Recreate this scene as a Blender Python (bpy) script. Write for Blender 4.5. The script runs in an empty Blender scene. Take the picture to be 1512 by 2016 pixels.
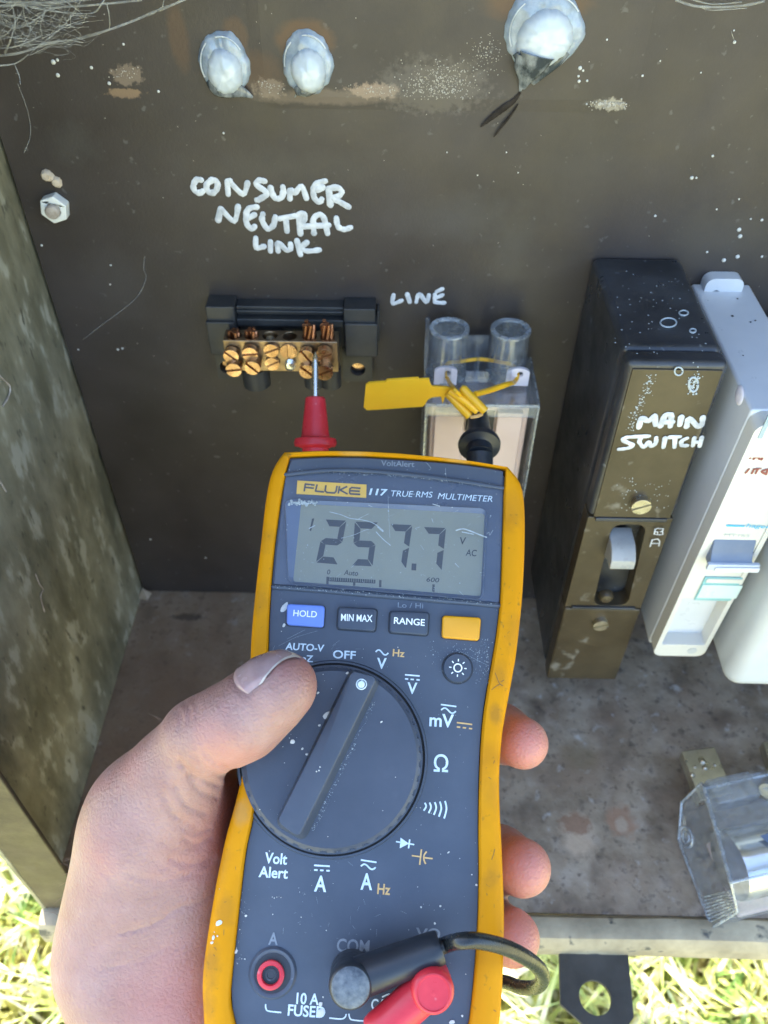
import bpy, bmesh, math, random
import numpy as np
from mathutils import Vector, Matrix, noise
from mathutils.geometry import tessellate_polygon
random.seed(7); rng = np.random.default_rng(7)
SC = bpy.context.scene
COL = SC.collection
# ---------------------------------------------------------------- camera
FPX, CX, CY = 1609.0, 756.0, 1008.0
CAM = np.array([0.0, -0.30, 0.85])
_d = np.array([804 - CX, 599 + CY, -FPX]); _n = np.array([745 - CX, -(2618 - CY), -FPX])
_Y = _d / np.linalg.norm(_d); _Z = -_n / np.linalg.norm(_n); _Z = _Z - _Y * (_Z @ _Y); _Z /= np.linalg.norm(_Z)
RM = np.array([np.cross(_Y, _Z), _Y, _Z])            # camera axes -> world axes
cd = bpy.data.cameras.new('camera'); cam = bpy.data.objects.new('camera', cd); COL.objects.link(cam)
m4 = Matrix.Identity(4)
for i in range(3):
    for j in range(3): m4[i][j] = RM[i, j]
    m4[i][3] = CAM[i]
cam.matrix_world = m4
cd.sensor_fit = 'VERTICAL'; cd.sensor_height = 36.0; cd.sensor_width = 27.0
cd.lens = 36.0 * FPX / 2016.0
cd.clip_start = 0.01; cd.clip_end = 500
cd.dof.use_dof = True; cd.dof.focus_distance = 0.247; cd.dof.aperture_fstop = 17
SC.camera = cam
# ---------------------------------------------------------------- light
SUN_EL, SUN_AZ = math.radians(52), math.radians(-25)     # azimuth from +Y towards +X
w = bpy.data.worlds.new('World'); SC.world = w; w.use_nodes = True
sk = w.node_tree.nodes.new('ShaderNodeTexSky'); sk.sky_type = 'NISHITA'; sk.sun_disc = False
sk.sun_elevation = SUN_EL; sk.sun_rotation = SUN_AZ; sk.dust_density = 2.0
bg = w.node_tree.nodes['Background']; bg.inputs['Strength'].default_value = 0.15
w.node_tree.links.new(sk.outputs[0], bg.inputs[0])
sl = bpy.data.lights.new('sun', 'SUN'); sl.energy = 3.2; sl.angle = math.radians(0.5); sl.color = (1, .94, .84)
so = bpy.data.objects.new('sun', sl); COL.objects.link(so)
_sd = Vector((math.sin(SUN_AZ) * math.cos(SUN_EL), math.cos(SUN_AZ) * math.cos(SUN_EL), math.sin(SUN_EL)))
so.rotation_euler = _sd.to_track_quat('Z', 'Y').to_euler(); so.location = (0, 1, 3)
SC.view_settings.view_transform = 'Standard'; SC.view_settings.look = 'None'
SC.view_settings.exposure = 2.72; SC.view_settings.gamma = 1.0

# ---------------------------------------------------------------- geometry helpers
def ray(px, py): return RM @ np.array([px - CX, CY - py, -FPX]) / FPX
def on(px, py, ax, v):                 # the point of axis-plane (x|y|z = v) seen there
    r = ray(px, py); return Vector(CAM + r * ((v - CAM[ax]) / r[ax]))
def oy(px, py, y): return on(px, py, 1, y)
def oz(px, py, z): return on(px, py, 2, z)
def ox(px, py, x): return on(px, py, 0, x)
def at(px, py, Z): return Vector(CAM + ray(px, py) * Z)     # at camera depth Z
W = {}
class B:
    def __init__(s): s.v = []; s.f = []
    def add(s, vs, fs):
        o = len(s.v); s.v += [Vector(p) for p in vs]; s.f += [tuple(i + o for i in f) for f in fs]
    def box(s, a, b):                   # two opposite corners
        x0, x1 = sorted((a[0], b[0])); y0, y1 = sorted((a[1], b[1])); z0, z1 = sorted((a[2], b[2]))
        s.add([(x0,y0,z0),(x1,y0,z0),(x1,y1,z0),(x0,y1,z0),(x0,y0,z1),(x1,y0,z1),(x1,y1,z1),(x0,y1,z1)],
              [(0,3,2,1),(4,5,6,7),(0,1,5,4),(1,2,6,5),(2,3,7,6),(3,0,4,7)])
    def hexa(s, q0, q1):                # two quads joined
        s.add(list(q0) + list(q1), [(3,2,1,0),(4,5,6,7),(0,1,5,4),(1,2,6,5),(2,3,7,6),(3,0,4,7)])
    def prism(s, fr, poly, h0, h1, holes=(), cap0=True):   # poly in (u,v) of frame fr, from height h0 to h1
        loops = [list(poly)] + [list(h) for h in holes]
        tri = tessellate_polygon([[Vector((p[0], p[1], 0)) for p in l] for l in loops])
        flat = [p for l in loops for p in l]; n = len(flat)
        vs = [fr @ Vector((p[0], p[1], h0)) for p in flat] + [fr @ Vector((p[0], p[1], h1)) for p in flat]
        fs = []
        def area(t):
            a, b, c = (flat[i] for i in t); return (b[0]-a[0])*(c[1]-a[1]) - (c[0]-a[0])*(b[1]-a[1])
        for t in tri:
            t = tuple(t) if area(t) > 0 else tuple(reversed(t))
            fs.append(tuple(i + n for i in t))
            if cap0: fs.append(tuple(reversed(t)))
        o = 0
        for l in loops:
            k = len(l)
            for i in range(k): fs.append((o + i, o + (i + 1) % k, n + o + (i + 1) % k, n + o + i))
            o += k
        s.add(vs, fs)
    def loft(s, rings, cap0=False, cap1=False, closed=True):
        n = len(rings[0]); vs = [p for r in rings for p in r]; fs = []
        for a in range(len(rings) - 1):
            for i in range(n if closed else n - 1):
                j = (i + 1) % n; fs.append((a*n + i, a*n + j, (a+1)*n + j, (a+1)*n + i))
        if cap0: fs.append(tuple(range(n - 1, -1, -1)))
        if cap1: fs.append(tuple((len(rings) - 1)*n + i for i in range(n)))
        s.add(vs, fs)
    def tube(s, path, r, n=10, caps=True, flat=None):   # flat=(normal, ratio): squashed along normal
        path = [Vector(p) for p in path]; k = len(path)
        rs = r if isinstance(r, (list, tuple)) else [r] * k
        T = [(path[min(i+1, k-1)] - path[max(i-1, 0)]).normalized() for i in range(k)]
        if flat: up = Vector(flat[0]).normalized()
        else:
            up = Vector((0, 0, 1)) if abs(T[0].z) < .9 else Vector((1, 0, 0))
        rings = []
        for i in range(k):
            if not flat: up = (up - T[i] * up.dot(T[i])).normalized()
            sd = T[i].cross(up).normalized(); q = flat[1] if flat else 1.0
            u2 = up if flat else up
            rings.append([path[i] + (sd * math.cos(a) + u2 * q * math.sin(a)) * rs[i] for a in (2*math.pi*j/n for j in range(n))])
        s.loft(rings, caps, caps)
    def lathe(s, prof, o, ax, n=32, x=None):   # prof: (radius, height) pairs
        ax = Vector(ax).normalized(); o = Vector(o)
        x = Vector(x) if x else (Vector((0, 0, 1)) if abs(ax.z) < .9 else Vector((1, 0, 0)))
        x = (x - ax * x.dot(ax)).normalized(); y = ax.cross(x)
        s.loft([[o + ax*h + (x*math.cos(a) + y*math.sin(a))*max(r, 1e-5) for a in (2*math.pi*j/n for j in range(n))] for r, h in prof],
               prof[0][0] > 1e-5, prof[-1][0] > 1e-5)
    def dome(s, o, nrm, r, h, n=10, x=None, rx=1.0):  # small flattened cap
        self = s; s.lathe([(r, 0), (r*.92, h*.45), (r*.6, h*.85), (0, h)], o, nrm, n, x)
    def build(s, name, mat, parent=None, smooth=35, bevel=None, seg=2, org=None, sub=0):
        if parent is not None: M = W[parent.name]
        else:
            if org is None:
                a = np.array([tuple(p) for p in s.v]); org = ((a[:,0].min()+a[:,0].max())/2, (a[:,1].min()+a[:,1].max())/2, a[:,2].min())
            M = Matrix.Translation(org)
        inv = M.inverted(); me = bpy.data.meshes.new(name)
        me.from_pydata([tuple(inv @ p) for p in s.v], [], s.f); me.validate()
        bm = bmesh.new(); bm.from_mesh(me); bmesh.ops.recalc_face_normals(bm, faces=bm.faces); bm.to_mesh(me); bm.free()
        ob = bpy.data.objects.new(name, me); COL.objects.link(ob); me.materials.append(mat)
        if smooth: me.shade_smooth(); me.set_sharp_from_angle(angle=math.radians(smooth))
        if bevel:
            b = ob.modifiers.new('bevel', 'BEVEL'); b.width = bevel; b.segments = seg; b.limit_method = 'ANGLE'; b.angle_limit = math.radians(40)
            b.harden_normals = True
        if sub:
            q = ob.modifiers.new('sub', 'SUBSURF'); q.levels = sub; q.render_levels = sub
        if parent is not None: ob.parent = parent
        else: ob.matrix_world = M
        W[ob.name] = M
        return ob
def tag(o, label, cat, group=None, kind=None):
    if label: o['label'] = label
    if cat: o['category'] = cat
    if group: o['group'] = group
    if kind: o['kind'] = kind
    return o
def thing(name, label, cat, M, group=None):
    if not isinstance(M, Matrix): M = Matrix.Translation(M)
    o = bpy.data.objects.new(name, None); COL.objects.link(o); o.matrix_world = M; o.empty_display_size = .01
    W[o.name] = M; return tag(o, label, cat, group)
def frame(o, u, v):
    u = Vector(u).normalized(); v = Vector(v); v = (v - u*u.dot(v)).normalized(); n = u.cross(v)
    M = Matrix.Identity(4)
    for i in range(3): M[i][0] = u[i]; M[i][1] = v[i]; M[i][2] = n[i]; M[i][3] = o[i]
    return M
PANEL = frame((0, 0, 0), (1, 0, 0), (0, 0, 1))           # u=x, v=z, height = out of the board (-y)
def rrect(x0, y0, x1, y1, r, n=5):
    pts = []
    for cx, cy, a0 in ((x1-r, y1-r, 0), (x0+r, y1-r, 90), (x0+r, y0+r, 180), (x1-r, y0+r, 270)):
        for k in range(n + 1):
            a = math.radians(a0 + 90*k/n); pts.append((cx + r*math.cos(a), cy + r*math.sin(a)))
    return pts
def rquad(q, r, n=5):                                     # any quad with rounded corners, counterclockwise
    q = [Vector(p) for p in q]; out = []
    for i in range(4):
        p, a, b = q[i], q[i-1], q[(i+1) % 4]; da = (a-p).normalized(); db = (b-p).normalized()
        for k in range(n + 1):
            t = k/n; out.append((p + da*r*(1-t)**2 + db*r*t**2))
    return [(p.x, p.y) for p in out]
def circle(cx, cy, r, n=32): return [(cx + r*math.cos(2*math.pi*k/n), cy + r*math.sin(2*math.pi*k/n)) for k in range(n)]
def smoothpath(p, k=6):                                   # Catmull-Rom
    p = [Vector(q) for q in p]
    if len(p) < 3: return p
    out = []
    for i in range(len(p) - 1):
        a, b, c, d = p[max(i-1, 0)], p[i], p[i+1], p[min(i+2, len(p)-1)]
        for j in range(k):
            t = j/k; out.append(.5*((2*b) + (c-a)*t + (2*a-5*b+4*c-d)*t*t + (3*b-a-3*c+d)*t**3))
    return out + [p[-1]]
def stroke(b, pts, r, nrm, q=.22, n=8, k=5):              # paint-pen stroke with round ends
    p = smoothpath(pts, k); d0 = (p[0]-p[1]).normalized(); d1 = (p[-1]-p[-2]).normalized()
    L = len(p); rs = [r*(1 + .07*math.sin(i*1.7 + L) + .22*noise.noise((i*.35, L*.7, p[0].x*90))) for i in range(L)]
    P = [p[0]+d0*r*.95, p[0]+d0*r*.7] + p + [p[-1]+d1*r*.7, p[-1]+d1*r*.95]
    b.tube(P, [r*.25, r*.7] + rs + [r*.75, r*.3], n, True, (nrm, q))
_tc = {}
def textmesh(txt, bold):
    key = (txt, bold)
    if key in _tc: return _tc[key]
    cu = bpy.data.curves.new('t', 'FONT'); cu.body = txt; cu.offset = bold; cu.resolution_u = 4
    o = bpy.data.objects.new('t', cu); COL.objects.link(o); bpy.context.view_layer.update()
    me = o.to_mesh(); vs = np.array([tuple(v.co) for v in me.vertices]); fs = [tuple(p.vertices) for p in me.polygons]
    o.to_mesh_clear(); bpy.data.objects.remove(o); bpy.data.curves.remove(cu)
    lo, hi = vs.min(0), vs.max(0); vs = (vs - lo) / np.maximum(hi - lo, 1e-9)
    _tc[key] = (vs, fs); return vs, fs
def text(b, txt, L, R, up, h, shear=0.0, bold=.012):      # baseline L->R (world), up unit vector, cap height h
    vs, fs = textmesh(txt, bold); L = Vector(L); d = Vector(R) - L; up = Vector(up)
    dn = d.normalized(); up = (up - dn*up.dot(dn)).normalized()
    b.add([L + d*p[0] + up*h*p[1] + dn*h*shear*p[1] for p in vs], fs)

# ---------------------------------------------------------------- materials
def M(name, c1, c2=None, scale=60, rough=.5, metal=0, bump=0, bscale=400, spec=.5, coat=0, sss=0, sssr=(.004,.0015,.0008),
      detail=6, spot=None, trans=0, rvar=.12, lo=.35, hi=.65, bdist=.0006, stains=(), stretch=None, spots=()):
    m = bpy.data.materials.new(name); m.use_nodes = True; N = m.node_tree.nodes; L = m.node_tree.links
    p = N['Principled BSDF']; tc = N.new('ShaderNodeTexCoord'); vec = tc.outputs['Object']
    if stretch:
        mp = N.new('ShaderNodeMapping'); mp.inputs['Scale'].default_value = stretch; L.new(vec, mp.inputs[0]); vec = mp.outputs[0]
    def noi(s, d=detail, r=.6):
        n = N.new('ShaderNodeTexNoise'); n.inputs['Scale'].default_value = s; n.inputs['Detail'].default_value = d; n.inputs['Roughness'].default_value = r
        L.new(vec, n.inputs['Vector']); return n.outputs['Fac']
    def mr(x, a, b_, c=0, d=1):
        n = N.new('ShaderNodeMapRange'); L.new(x, n.inputs[0])
        for i, q in enumerate((a, b_, c, d)): n.inputs[i+1].default_value = q
        return n.outputs[0]
    def mix(f, a, b_):
        n = N.new('ShaderNodeMix'); n.data_type = 'RGBA'
        L.new(f, n.inputs['Factor'])
        for s_, q in ((n.inputs['A'], a), (n.inputs['B'], b_)):
            if isinstance(q, tuple): s_.default_value = (*q, 1) if len(q) == 3 else q
            else: L.new(q, s_)
        return n.outputs['Result']
    col = c1
    nf = noi(scale)
    if c2: col = mix(mr(nf, lo, hi), c1, c2)
    for (sc, a, b_, c) in spots:                     # speckle layers: noise scale, thresholds, colour
        col = mix(mr(noi(sc, 3, .5), a, b_), col, c)
    geo = N.new('ShaderNodeNewGeometry') if stains else None
    for (ctr, rad, ns, amp, soft, c, op) in stains:   # world-space stains with a shape of their own
        s1 = N.new('ShaderNodeVectorMath'); s1.operation = 'SUBTRACT'; L.new(geo.outputs['Position'], s1.inputs[0]); s1.inputs[1].default_value = ctr
        s2 = N.new('ShaderNodeVectorMath'); s2.operation = 'DIVIDE'; L.new(s1.outputs[0], s2.inputs[0]); s2.inputs[1].default_value = rad
        s3 = N.new('ShaderNodeVectorMath'); s3.operation = 'LENGTH'; L.new(s2.outputs[0], s3.inputs[0])
        nz = noi(ns, 5, .65); ma = N.new('ShaderNodeMath'); ma.operation = 'MULTIPLY_ADD'; L.new(nz, ma.inputs[0]); ma.inputs[1].default_value = amp; L.new(s3.outputs['Value'], ma.inputs[2])
        col = mix(mr(ma.outputs[0], 1 + amp*.5, 1 + amp*.5 - soft, 0, op), col, c)
    if isinstance(col, tuple): p.inputs['Base Color'].default_value = (*col, 1)
    else: L.new(col, p.inputs['Base Color'])
    if rvar: L.new(mr(noi(scale*2.3), .3, .7, max(rough - rvar, .02), min(rough + rvar, 1)), p.inputs['Roughness'])
    else: p.inputs['Roughness'].default_value = rough
    p.inputs['Metallic'].default_value = metal; p.inputs['Specular IOR Level'].default_value = spec
    p.inputs['Coat Weight'].default_value = coat; p.inputs['Coat Roughness'].default_value = .15
    p.inputs['Transmission Weight'].default_value = trans
    if sss: p.inputs['Subsurface Weight'].default_value = sss; p.inputs['Subsurface Radius'].default_value = sssr; p.inputs['Subsurface Scale'].default_value = 1.0
    if bump:
        bn = N.new('ShaderNodeBump'); bn.inputs['Strength'].default_value = bump; bn.inputs['Distance'].default_value = bdist
        L.new(noi(bscale, 4, .6), bn.inputs['Height']); L.new(bn.outputs[0], p.inputs['Normal'])
    return m
def CLEAR(name, tint=(.93,.95,.97), rough=.06, haze=.06, refl=.10, hcol=(.75,.8,.85)):
    m = bpy.data.materials.new(name); m.use_nodes = True; N = m.node_tree.nodes; L = m.node_tree.links
    out = N['Material Output']; N.remove(N['Principled BSDF'])
    t = N.new('ShaderNodeBsdfTransparent'); t.inputs[0].default_value = (*tint, 1)
    g = N.new('ShaderNodeBsdfGlossy'); g.inputs['Roughness'].default_value = rough
    d = N.new('ShaderNodeBsdfDiffuse'); d.inputs[0].default_value = (*hcol, 1)
    lw = N.new('ShaderNodeLayerWeight'); lw.inputs['Blend'].default_value = .35
    mr = N.new('ShaderNodeMapRange'); L.new(lw.outputs['Fresnel'], mr.inputs[0]); mr.inputs[3].default_value = refl*.5; mr.inputs[4].default_value = refl*6
    tc = N.new('ShaderNodeTexCoord'); nz = N.new('ShaderNodeTexNoise'); nz.inputs['Scale'].default_value = 300; L.new(tc.outputs['Object'], nz.inputs['Vector'])
    m2 = N.new('ShaderNodeMapRange'); L.new(nz.outputs['Fac'], m2.inputs[0]); m2.inputs[1].default_value = .3; m2.inputs[2].default_value = .75; m2.inputs[3].default_value = haze*.5; m2.inputs[4].default_value = haze*1.6
    x1 = N.new('ShaderNodeMixShader'); L.new(m2.outputs[0], x1.inputs[0]); L.new(t.outputs[0], x1.inputs[1]); L.new(d.outputs[0], x1.inputs[2])
    x2 = N.new('ShaderNodeMixShader'); L.new(mr.outputs[0], x2.inputs[0]); L.new(x1.outputs[0], x2.inputs[1]); L.new(g.outputs[0], x2.inputs[2])
    L.new(x2.outputs[0], out.inputs[0]); return m
def pst(px, py, rx, rz, ns, amp, soft, c, op): p = oy(px, py, 0); return ((p.x, p.y, p.z), (rx, .02, rz), ns, amp, soft, c, op)
def fst(px, py, rx, ry, ns, amp, soft, c, op): p = oz(px, py, .481); return ((p.x, p.y, p.z), (rx, ry, .02), ns, amp, soft, c, op)
RUST = (.10, .052, .025); DEP = (.22, .165, .12)
m_panel = M('black_board', (.031,.0245,.0215), (.049,.040,.0375), 16, .44, bump=.12, bscale=900, spec=.42, rvar=.10, spots=((260,.66,.72,(.08,.075,.07)),),
  stains=[pst(600,78,.011,.007,200,.5,.3,RUST,.75), pst(462,68,.005,.006,200,.5,.3,RUST,.5), pst(352,75,.004,.012,150,.7,.4,RUST,.45),
          pst(500,140,.012,.008,250,.8,.5,RUST,.45), pst(250,148,.006,.0038,420,2.2,.3,DEP,.7), pst(246,184,.007,.0018,420,1.8,.3,(.26,.17,.10),.7),
          pst(530,172,.006,.0035,420,2.0,.3,DEP,.6), pst(735,178,.010,.0028,420,2.0,.3,(.32,.23,.16),.75), pst(855,170,.022,.010,420,1.8,.35,(.15,.13,.11),.40),
          pst(1200,205,.007,.0022,520,2.2,.3,(.42,.38,.30),.6), pst(1060,8,.02,.006,150,.6,.4,RUST,.7), pst(640,190,.03,.003,200,1.2,.4,DEP,.4),
          pst(145,285,.012,.010,160,1.6,.8,(.075,.07,.062),.35), pst(900,430,.03,.012,60,1.8,.9,(.075,.07,.066),.4), pst(1150,330,.02,.03,60,1.8,.9,(.055,.05,.047),.3), pst(1420,480,.03,.02,60,1.8,.9,(.065,.06,.05),.35), pst(300,800,.02,.05,50,1.8,.9,(.022,.018,.015),.5), pst(720,900,.03,.03,60,1.8,.9,(.024,.020,.017),.5), pst(230,560,.015,.02,80,1.8,.9,(.066,.06,.054),.35), pst(560,330,.05,.008,90,1.8,.9,(.066,.06,.054),.3), pst(1010,480,.012,.02,90,1.8,.9,(.066,.062,.058),.35)])
m_gal = M('aged_galvanised_steel', (.175,.160,.100), (.37,.34,.235), 60, .55, metal=.15, bump=.25, bscale=160, spots=((120,.56,.66,(.46,.44,.34)),(38,.58,.72,(.135,.128,.085)),(260,.62,.72,(.13,.12,.08))),
  rvar=.15, stretch=(1,1,.45), stains=[((-.145,-.150,.655),(.02,.007,.008),220,.8,.4,(.16,.08,.055),.7)])
m_floor = M('weathered_steel_floor', (.235,.178,.118), (.40,.325,.235), 55, .7, bump=.6, bscale=260, spots=((80,.54,.78,(.46,.39,.31)),(50,.52,.74,(.13,.095,.065)),(24,.50,.75,(.27,.19,.125)),(130,.63,.80,(.54,.52,.48)),(160,.58,.76,(.085,.063,.045)),(300,.60,.75,(.14,.105,.075))),
  stains=[fst(1138,1645,.0095,.0125,170,1.3,.5,(.52,.40,.28),.85), fst(1133,1622,.0085,.0060,240,1.6,.4,(.24,.12,.065),.7), fst(1222,1618,.0080,.0095,200,1.3,.4,(.36,.215,.135),.8), fst(1224,1624,.0035,.0045,300,1.0,.4,(.46,.37,.27),.75),
          fst(1145,1490,.012,.01,120,.7,.6,(.20,.15,.08),.6), fst(330,1400,.10,.13,30,.8,.9,(.235,.15,.095),.85), fst(370,1215,.010,.003,260,1.6,.4,(.06,.045,.035),.7)])
m_lip = M('weathered_edge_warm_bounce', (.26,.215,.135), (.43,.36,.235), 60, .6, bump=.4, bscale=240, spots=((120,.62,.7,(.08,.075,.06)),))  # tan base also paints in warm bounce from the sunlit ground
m_flange = M('brown_weathered_flange', (.042,.031,.017), (.075,.058,.034), 40, .6, bump=.3, bscale=240, spots=((90,.6,.7,(.07,.055,.035)),))
m_lug = M('dull_tinned_lug', (.50,.46,.35), (.62,.58,.46), 120, .36, metal=.9, bump=.1)
m_salt = M('salt_deposit', (.30,.27,.22), (.46,.43,.37), 500, .7)
m_tab = M('dark_steel_tab', (.060,.056,.048), (.085,.080,.070), 60, .8, spec=.2, bump=.15)
m_bake = M('black_bakelite', (.018,.019,.021), (.045,.047,.052), 35, .34, bump=.08, bscale=600, spec=.55, rvar=.10, spots=((240,.67,.74,(.12,.13,.14)),(26,.60,.78,(.06,.065,.07))))
m_bakef = M('dusty_bakelite_grass_sheen', (.042,.030,.015), (.068,.050,.026), 50, .38, bump=.10, bscale=500, rvar=.08, spots=((120,.64,.75,(.17,.155,.125)),))  # brown-gold base paints in sunlit grass mirrored by the black front
m_link = M('black_plastic', (.022,.023,.024), (.045,.044,.042), 60, .45, bump=.1, bscale=500)
m_brass = M('tarnished_brass', (.43,.26,.14), (.58,.39,.25), 120, .30, metal=1, bump=.15, bscale=600, spots=((200,.62,.7,(.30,.20,.08)),))
m_brassb = M('dull_brass_bar', (.31,.225,.135), (.42,.31,.20), 160, .42, metal=1, bump=.2, bscale=700)
m_copper = M('oxidised_copper', (.40,.19,.10), (.66,.32,.18), 300, .35, metal=1, bump=.2, bscale=900)
m_steel = M('bright_steel', (.62,.63,.62), (.75,.75,.73), 200, .25, metal=1, bump=.05)
m_screw = M('dull_zinc_screw', (.50,.46,.36), (.64,.60,.50), 200, .35, metal=1, bump=.1)
m_white = M('white_enclosure_plastic', (.58,.60,.62), (.64,.66,.68), 30, .32, spec=.5, bump=.02, rvar=.06)
m_cream = M('white_breaker_front', (.60,.585,.53), (.64,.625,.57), 40, .38, rvar=.05)
m_grey = M('grey_enclosure_plastic', (.46,.48,.48), (.52,.54,.54), 30, .38, rvar=.05)
m_blue = M('blue_toggle', (.10,.135,.21), (.13,.17,.25), 50, .4)
m_greyblue = M('grey_blue_lever', (.42,.46,.54), (.5,.54,.6), 50, .4)
m_bbl = M('grey_blue_window', (.26,.34,.38), (.32,.40,.44), 60, .25)
m_teal = M('teal_label_frame', (.22,.46,.46), (.28,.52,.52), 50, .3)
m_paleteal = M('pale_label_insert', (.55,.68,.64), (.6,.72,.68), 50, .3)
m_ink = M('reddish_pen', (.20,.05,.04), (.26,.08,.06), 300, .6)
m_inkblue = M('cyan_print', (.03,.36,.62), (.05,.42,.66), 300, .5)
m_inkgrey = M('grey_print', (.35,.40,.42), (.42,.46,.48), 300, .5)
m_paint = M('white_paint_pen', (.40,.42,.45), (.66,.68,.70), 260, .4, bump=.15, bscale=900)
m_speck = M('pale_paint_specks', (.52,.52,.48), (.66,.66,.62), 300, .5)
m_sil = M('milky_silicone', (.42,.48,.53), (.58,.62,.65), 80, .12, sss=.45, sssr=(.003,.0035,.004), spec=.6, rvar=.05, bump=.10, bscale=170, bdist=.0010, spots=((90,.54,.74,(.62,.66,.68)),(60,.58,.80,(.34,.40,.45))))  # pale streaks, their contrast raised to paint in specular patches
m_silg = M('clear_silicone_tail', (.16,.20,.25), (.40,.46,.52), 90, .12, spec=.6, sss=.2, bump=.2, bscale=200)
m_pinkw = M('white_ceramic_base', (.72,.55,.49), (.78,.61,.55), 40, .4, rvar=.06)
m_lilac = M('white_lug', (.74,.70,.76), (.80,.76,.82), 60, .4)
m_clear = CLEAR('clear_polycarbonate', (.95,.96,.97), .08, .10, .07, (.74,.80,.86))
m_frost = CLEAR('frosted_clear_edge', (.9,.92,.94), .15, .34, .12, (.62,.67,.70)); m_clear2 = CLEAR('clear_fuse_cover', (.93,.94,.95), .08, .13, .10)
m_lens = CLEAR('clear_display_lens', (.97,.98,.99), .10, .010, .022)
m_smoke = CLEAR('smoky_window', (.62,.66,.68), .1, .2, .1, (.5,.55,.58))
m_seal = M('yellow_seal', (.80,.43,.015), (.85,.48,.02), 60, .32, spec=.5, sss=.1, sssr=(.002,.001,.0003), rvar=.06, bump=.05)
m_nylon = M('white_nylon', (.68,.70,.66), (.76,.77,.72), 90, .4, bump=.06)
m_mud = M('pale_mud', (.45,.36,.26), (.62,.52,.40), 300, .9, bump=.5)
m_bolt = M('corroded_bolt_end', (.30,.25,.20), (.50,.44,.38), 220, .7, bump=.4)
m_web = CLEAR('dusty_cobweb', (.96,.96,.96), .9, .26, .001, (.50,.50,.46))
m_hol = M('yellow_holster_rubber', (.60,.243,.003), (.65,.272,.005), 40, .46, spec=.22, rvar=.06, bump=.08, bscale=500, spots=((45,.62,.78,(.48,.21,.012)),(520,.70,.76,(.26,.13,.02))), detail=8)
m_face = M('charcoal_blue_plastic', (.052,.066,.090), (.066,.081,.108), 50, .42, spec=.45, rvar=.05, bump=.10, bscale=1600, bdist=.0003, spots=((30,.62,.85,(.085,.104,.135)),(900,.72,.78,(.16,.19,.22))))
m_dial = M('dial_plastic', (.044,.055,.077), (.056,.068,.094), 50, .40, spec=.45, rvar=.06, bump=.14, bscale=1400, bdist=.0003, spots=((60,.62,.8,(.075,.09,.12)),))
m_black2 = M('gap_shade_black', (.004,.004,.005), (.006,.006,.007), 80, .8)
m_dark = M('dark_rubber', (.016,.018,.022), (.026,.029,.034), 80, .5, bump=.1)
m_bezel = M('display_bezel', (.075,.10,.16), (.09,.12,.185), 40, .4)
m_lensf = M('display_surround', (.040,.056,.088), (.050,.068,.104), 40, .35)
m_lcd = M('lcd_glass', (.200,.200,.148), (.215,.216,.162), 30, .30, spec=.4, rvar=.03)
m_seg = M('lcd_segment', (.022,.025,.026), (.028,.031,.032), 200, .4, rvar=.03)
m_badge = M('yellow_badge', (.72,.40,.04), (.76,.44,.05), 200, .4)
m_badgek = M('badge_lettering', (.05,.042,.04), (.075,.06,.05), 300, .5)
m_tx = M('pale_print', (.52,.64,.70), (.70,.78,.82), 700, .5)
m_txw = M('white_button_print', (.82,.88,.88), (.88,.92,.92), 600, .5)
m_txg = M('faint_grey_print', (.17,.195,.225), (.24,.265,.29), 900, .5)
m_txo = M('orange_print', (.60,.36,.12), (.70,.45,.18), 700, .5)
m_bblue = M('blue_button', (.13,.22,.60), (.15,.25,.64), 60, .36, rvar=.04, bump=.05)
m_bdark = M('dark_button', (.040,.052,.075), (.050,.064,.09), 60, .42, bump=.1, bscale=1500)
m_byel = M('yellow_button', (.68,.30,.003), (.72,.33,.005), 60, .34, rvar=.04, bump=.05)
m_scr = M('scratch_dust', (.22,.26,.28), (.42,.46,.47), 500, .7)
m_red = M('red_probe_plastic', (.56,.020,.035), (.64,.035,.05), 120, .35, rvar=.08, bump=.06, spots=((300,.68,.75,(.66,.18,.19)),))
m_black = M('black_probe_plastic', (.014,.018,.024), (.022,.027,.034), 120, .38, rvar=.1, bump=.08)
m_tail = M('clear_silicone_tail', (.05,.06,.065), (.30,.32,.33), 140, .14, spec=.6, bump=.3, bscale=240, bdist=.001, stretch=(1,1,.35), lo=.42, hi=.6)
m_tar = M('tarry_stain', (.020,.016,.013), (.044,.036,.030), 200, .8, spec=.05)
m_worn = M('worn_rubber_end', (.05,.065,.085), (.16,.18,.19), 380, .6, bump=.3, bscale=900)
m_cable = M('black_cable', (.010,.012,.013), (.02,.022,.022), 200, .28, rvar=.05)
m_cablew = M('worn_cable_inside', (.28,.25,.17), (.36,.32,.23), 200, .5)
m_chrome = M('polished_barrel', (.72,.73,.72), (.8,.8,.78), 60, .16, metal=1, rvar=.05)
m_soil = M('dry_grass_ground', (.34,.34,.12), (.60,.54,.30), 30, .9, bump=.6, bscale=150, spots=((40,.58,.7,(.16,.20,.05)),), bdist=.01)
m_gr = M('grass_blades', (.26,.36,.05), (.66,.62,.22), 14, .55, rvar=.1, spots=((30,.50,.60,(.74,.68,.42)),(22,.60,.66,(.14,.24,.05))))
m_conc = M('pale_concrete', (.50,.48,.44), (.58,.56,.52), 30, .85, bump=.3)
m_post = M('grey_post', (.22,.22,.21), (.28,.28,.27), 40, .6)
m_nail = M('nail', (.36,.235,.22), (.42,.29,.275), 160, .24, sss=.3, spec=.5, rvar=.05, bump=.06)
m_naile = M('nail_edge', (.50,.42,.34), (.58,.50,.42), 300, .5)
m_scuff = M('holster_scuff', (.20,.10,.02), (.12,.07,.03), 300, .6)
m_bolt2 = M('aged_white_toggle', (.31,.315,.30), (.40,.40,.38), 90, .35)
m_hair = M('fine_hair', (.16,.09,.05), (.24,.15,.09), 300, .5)
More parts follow.
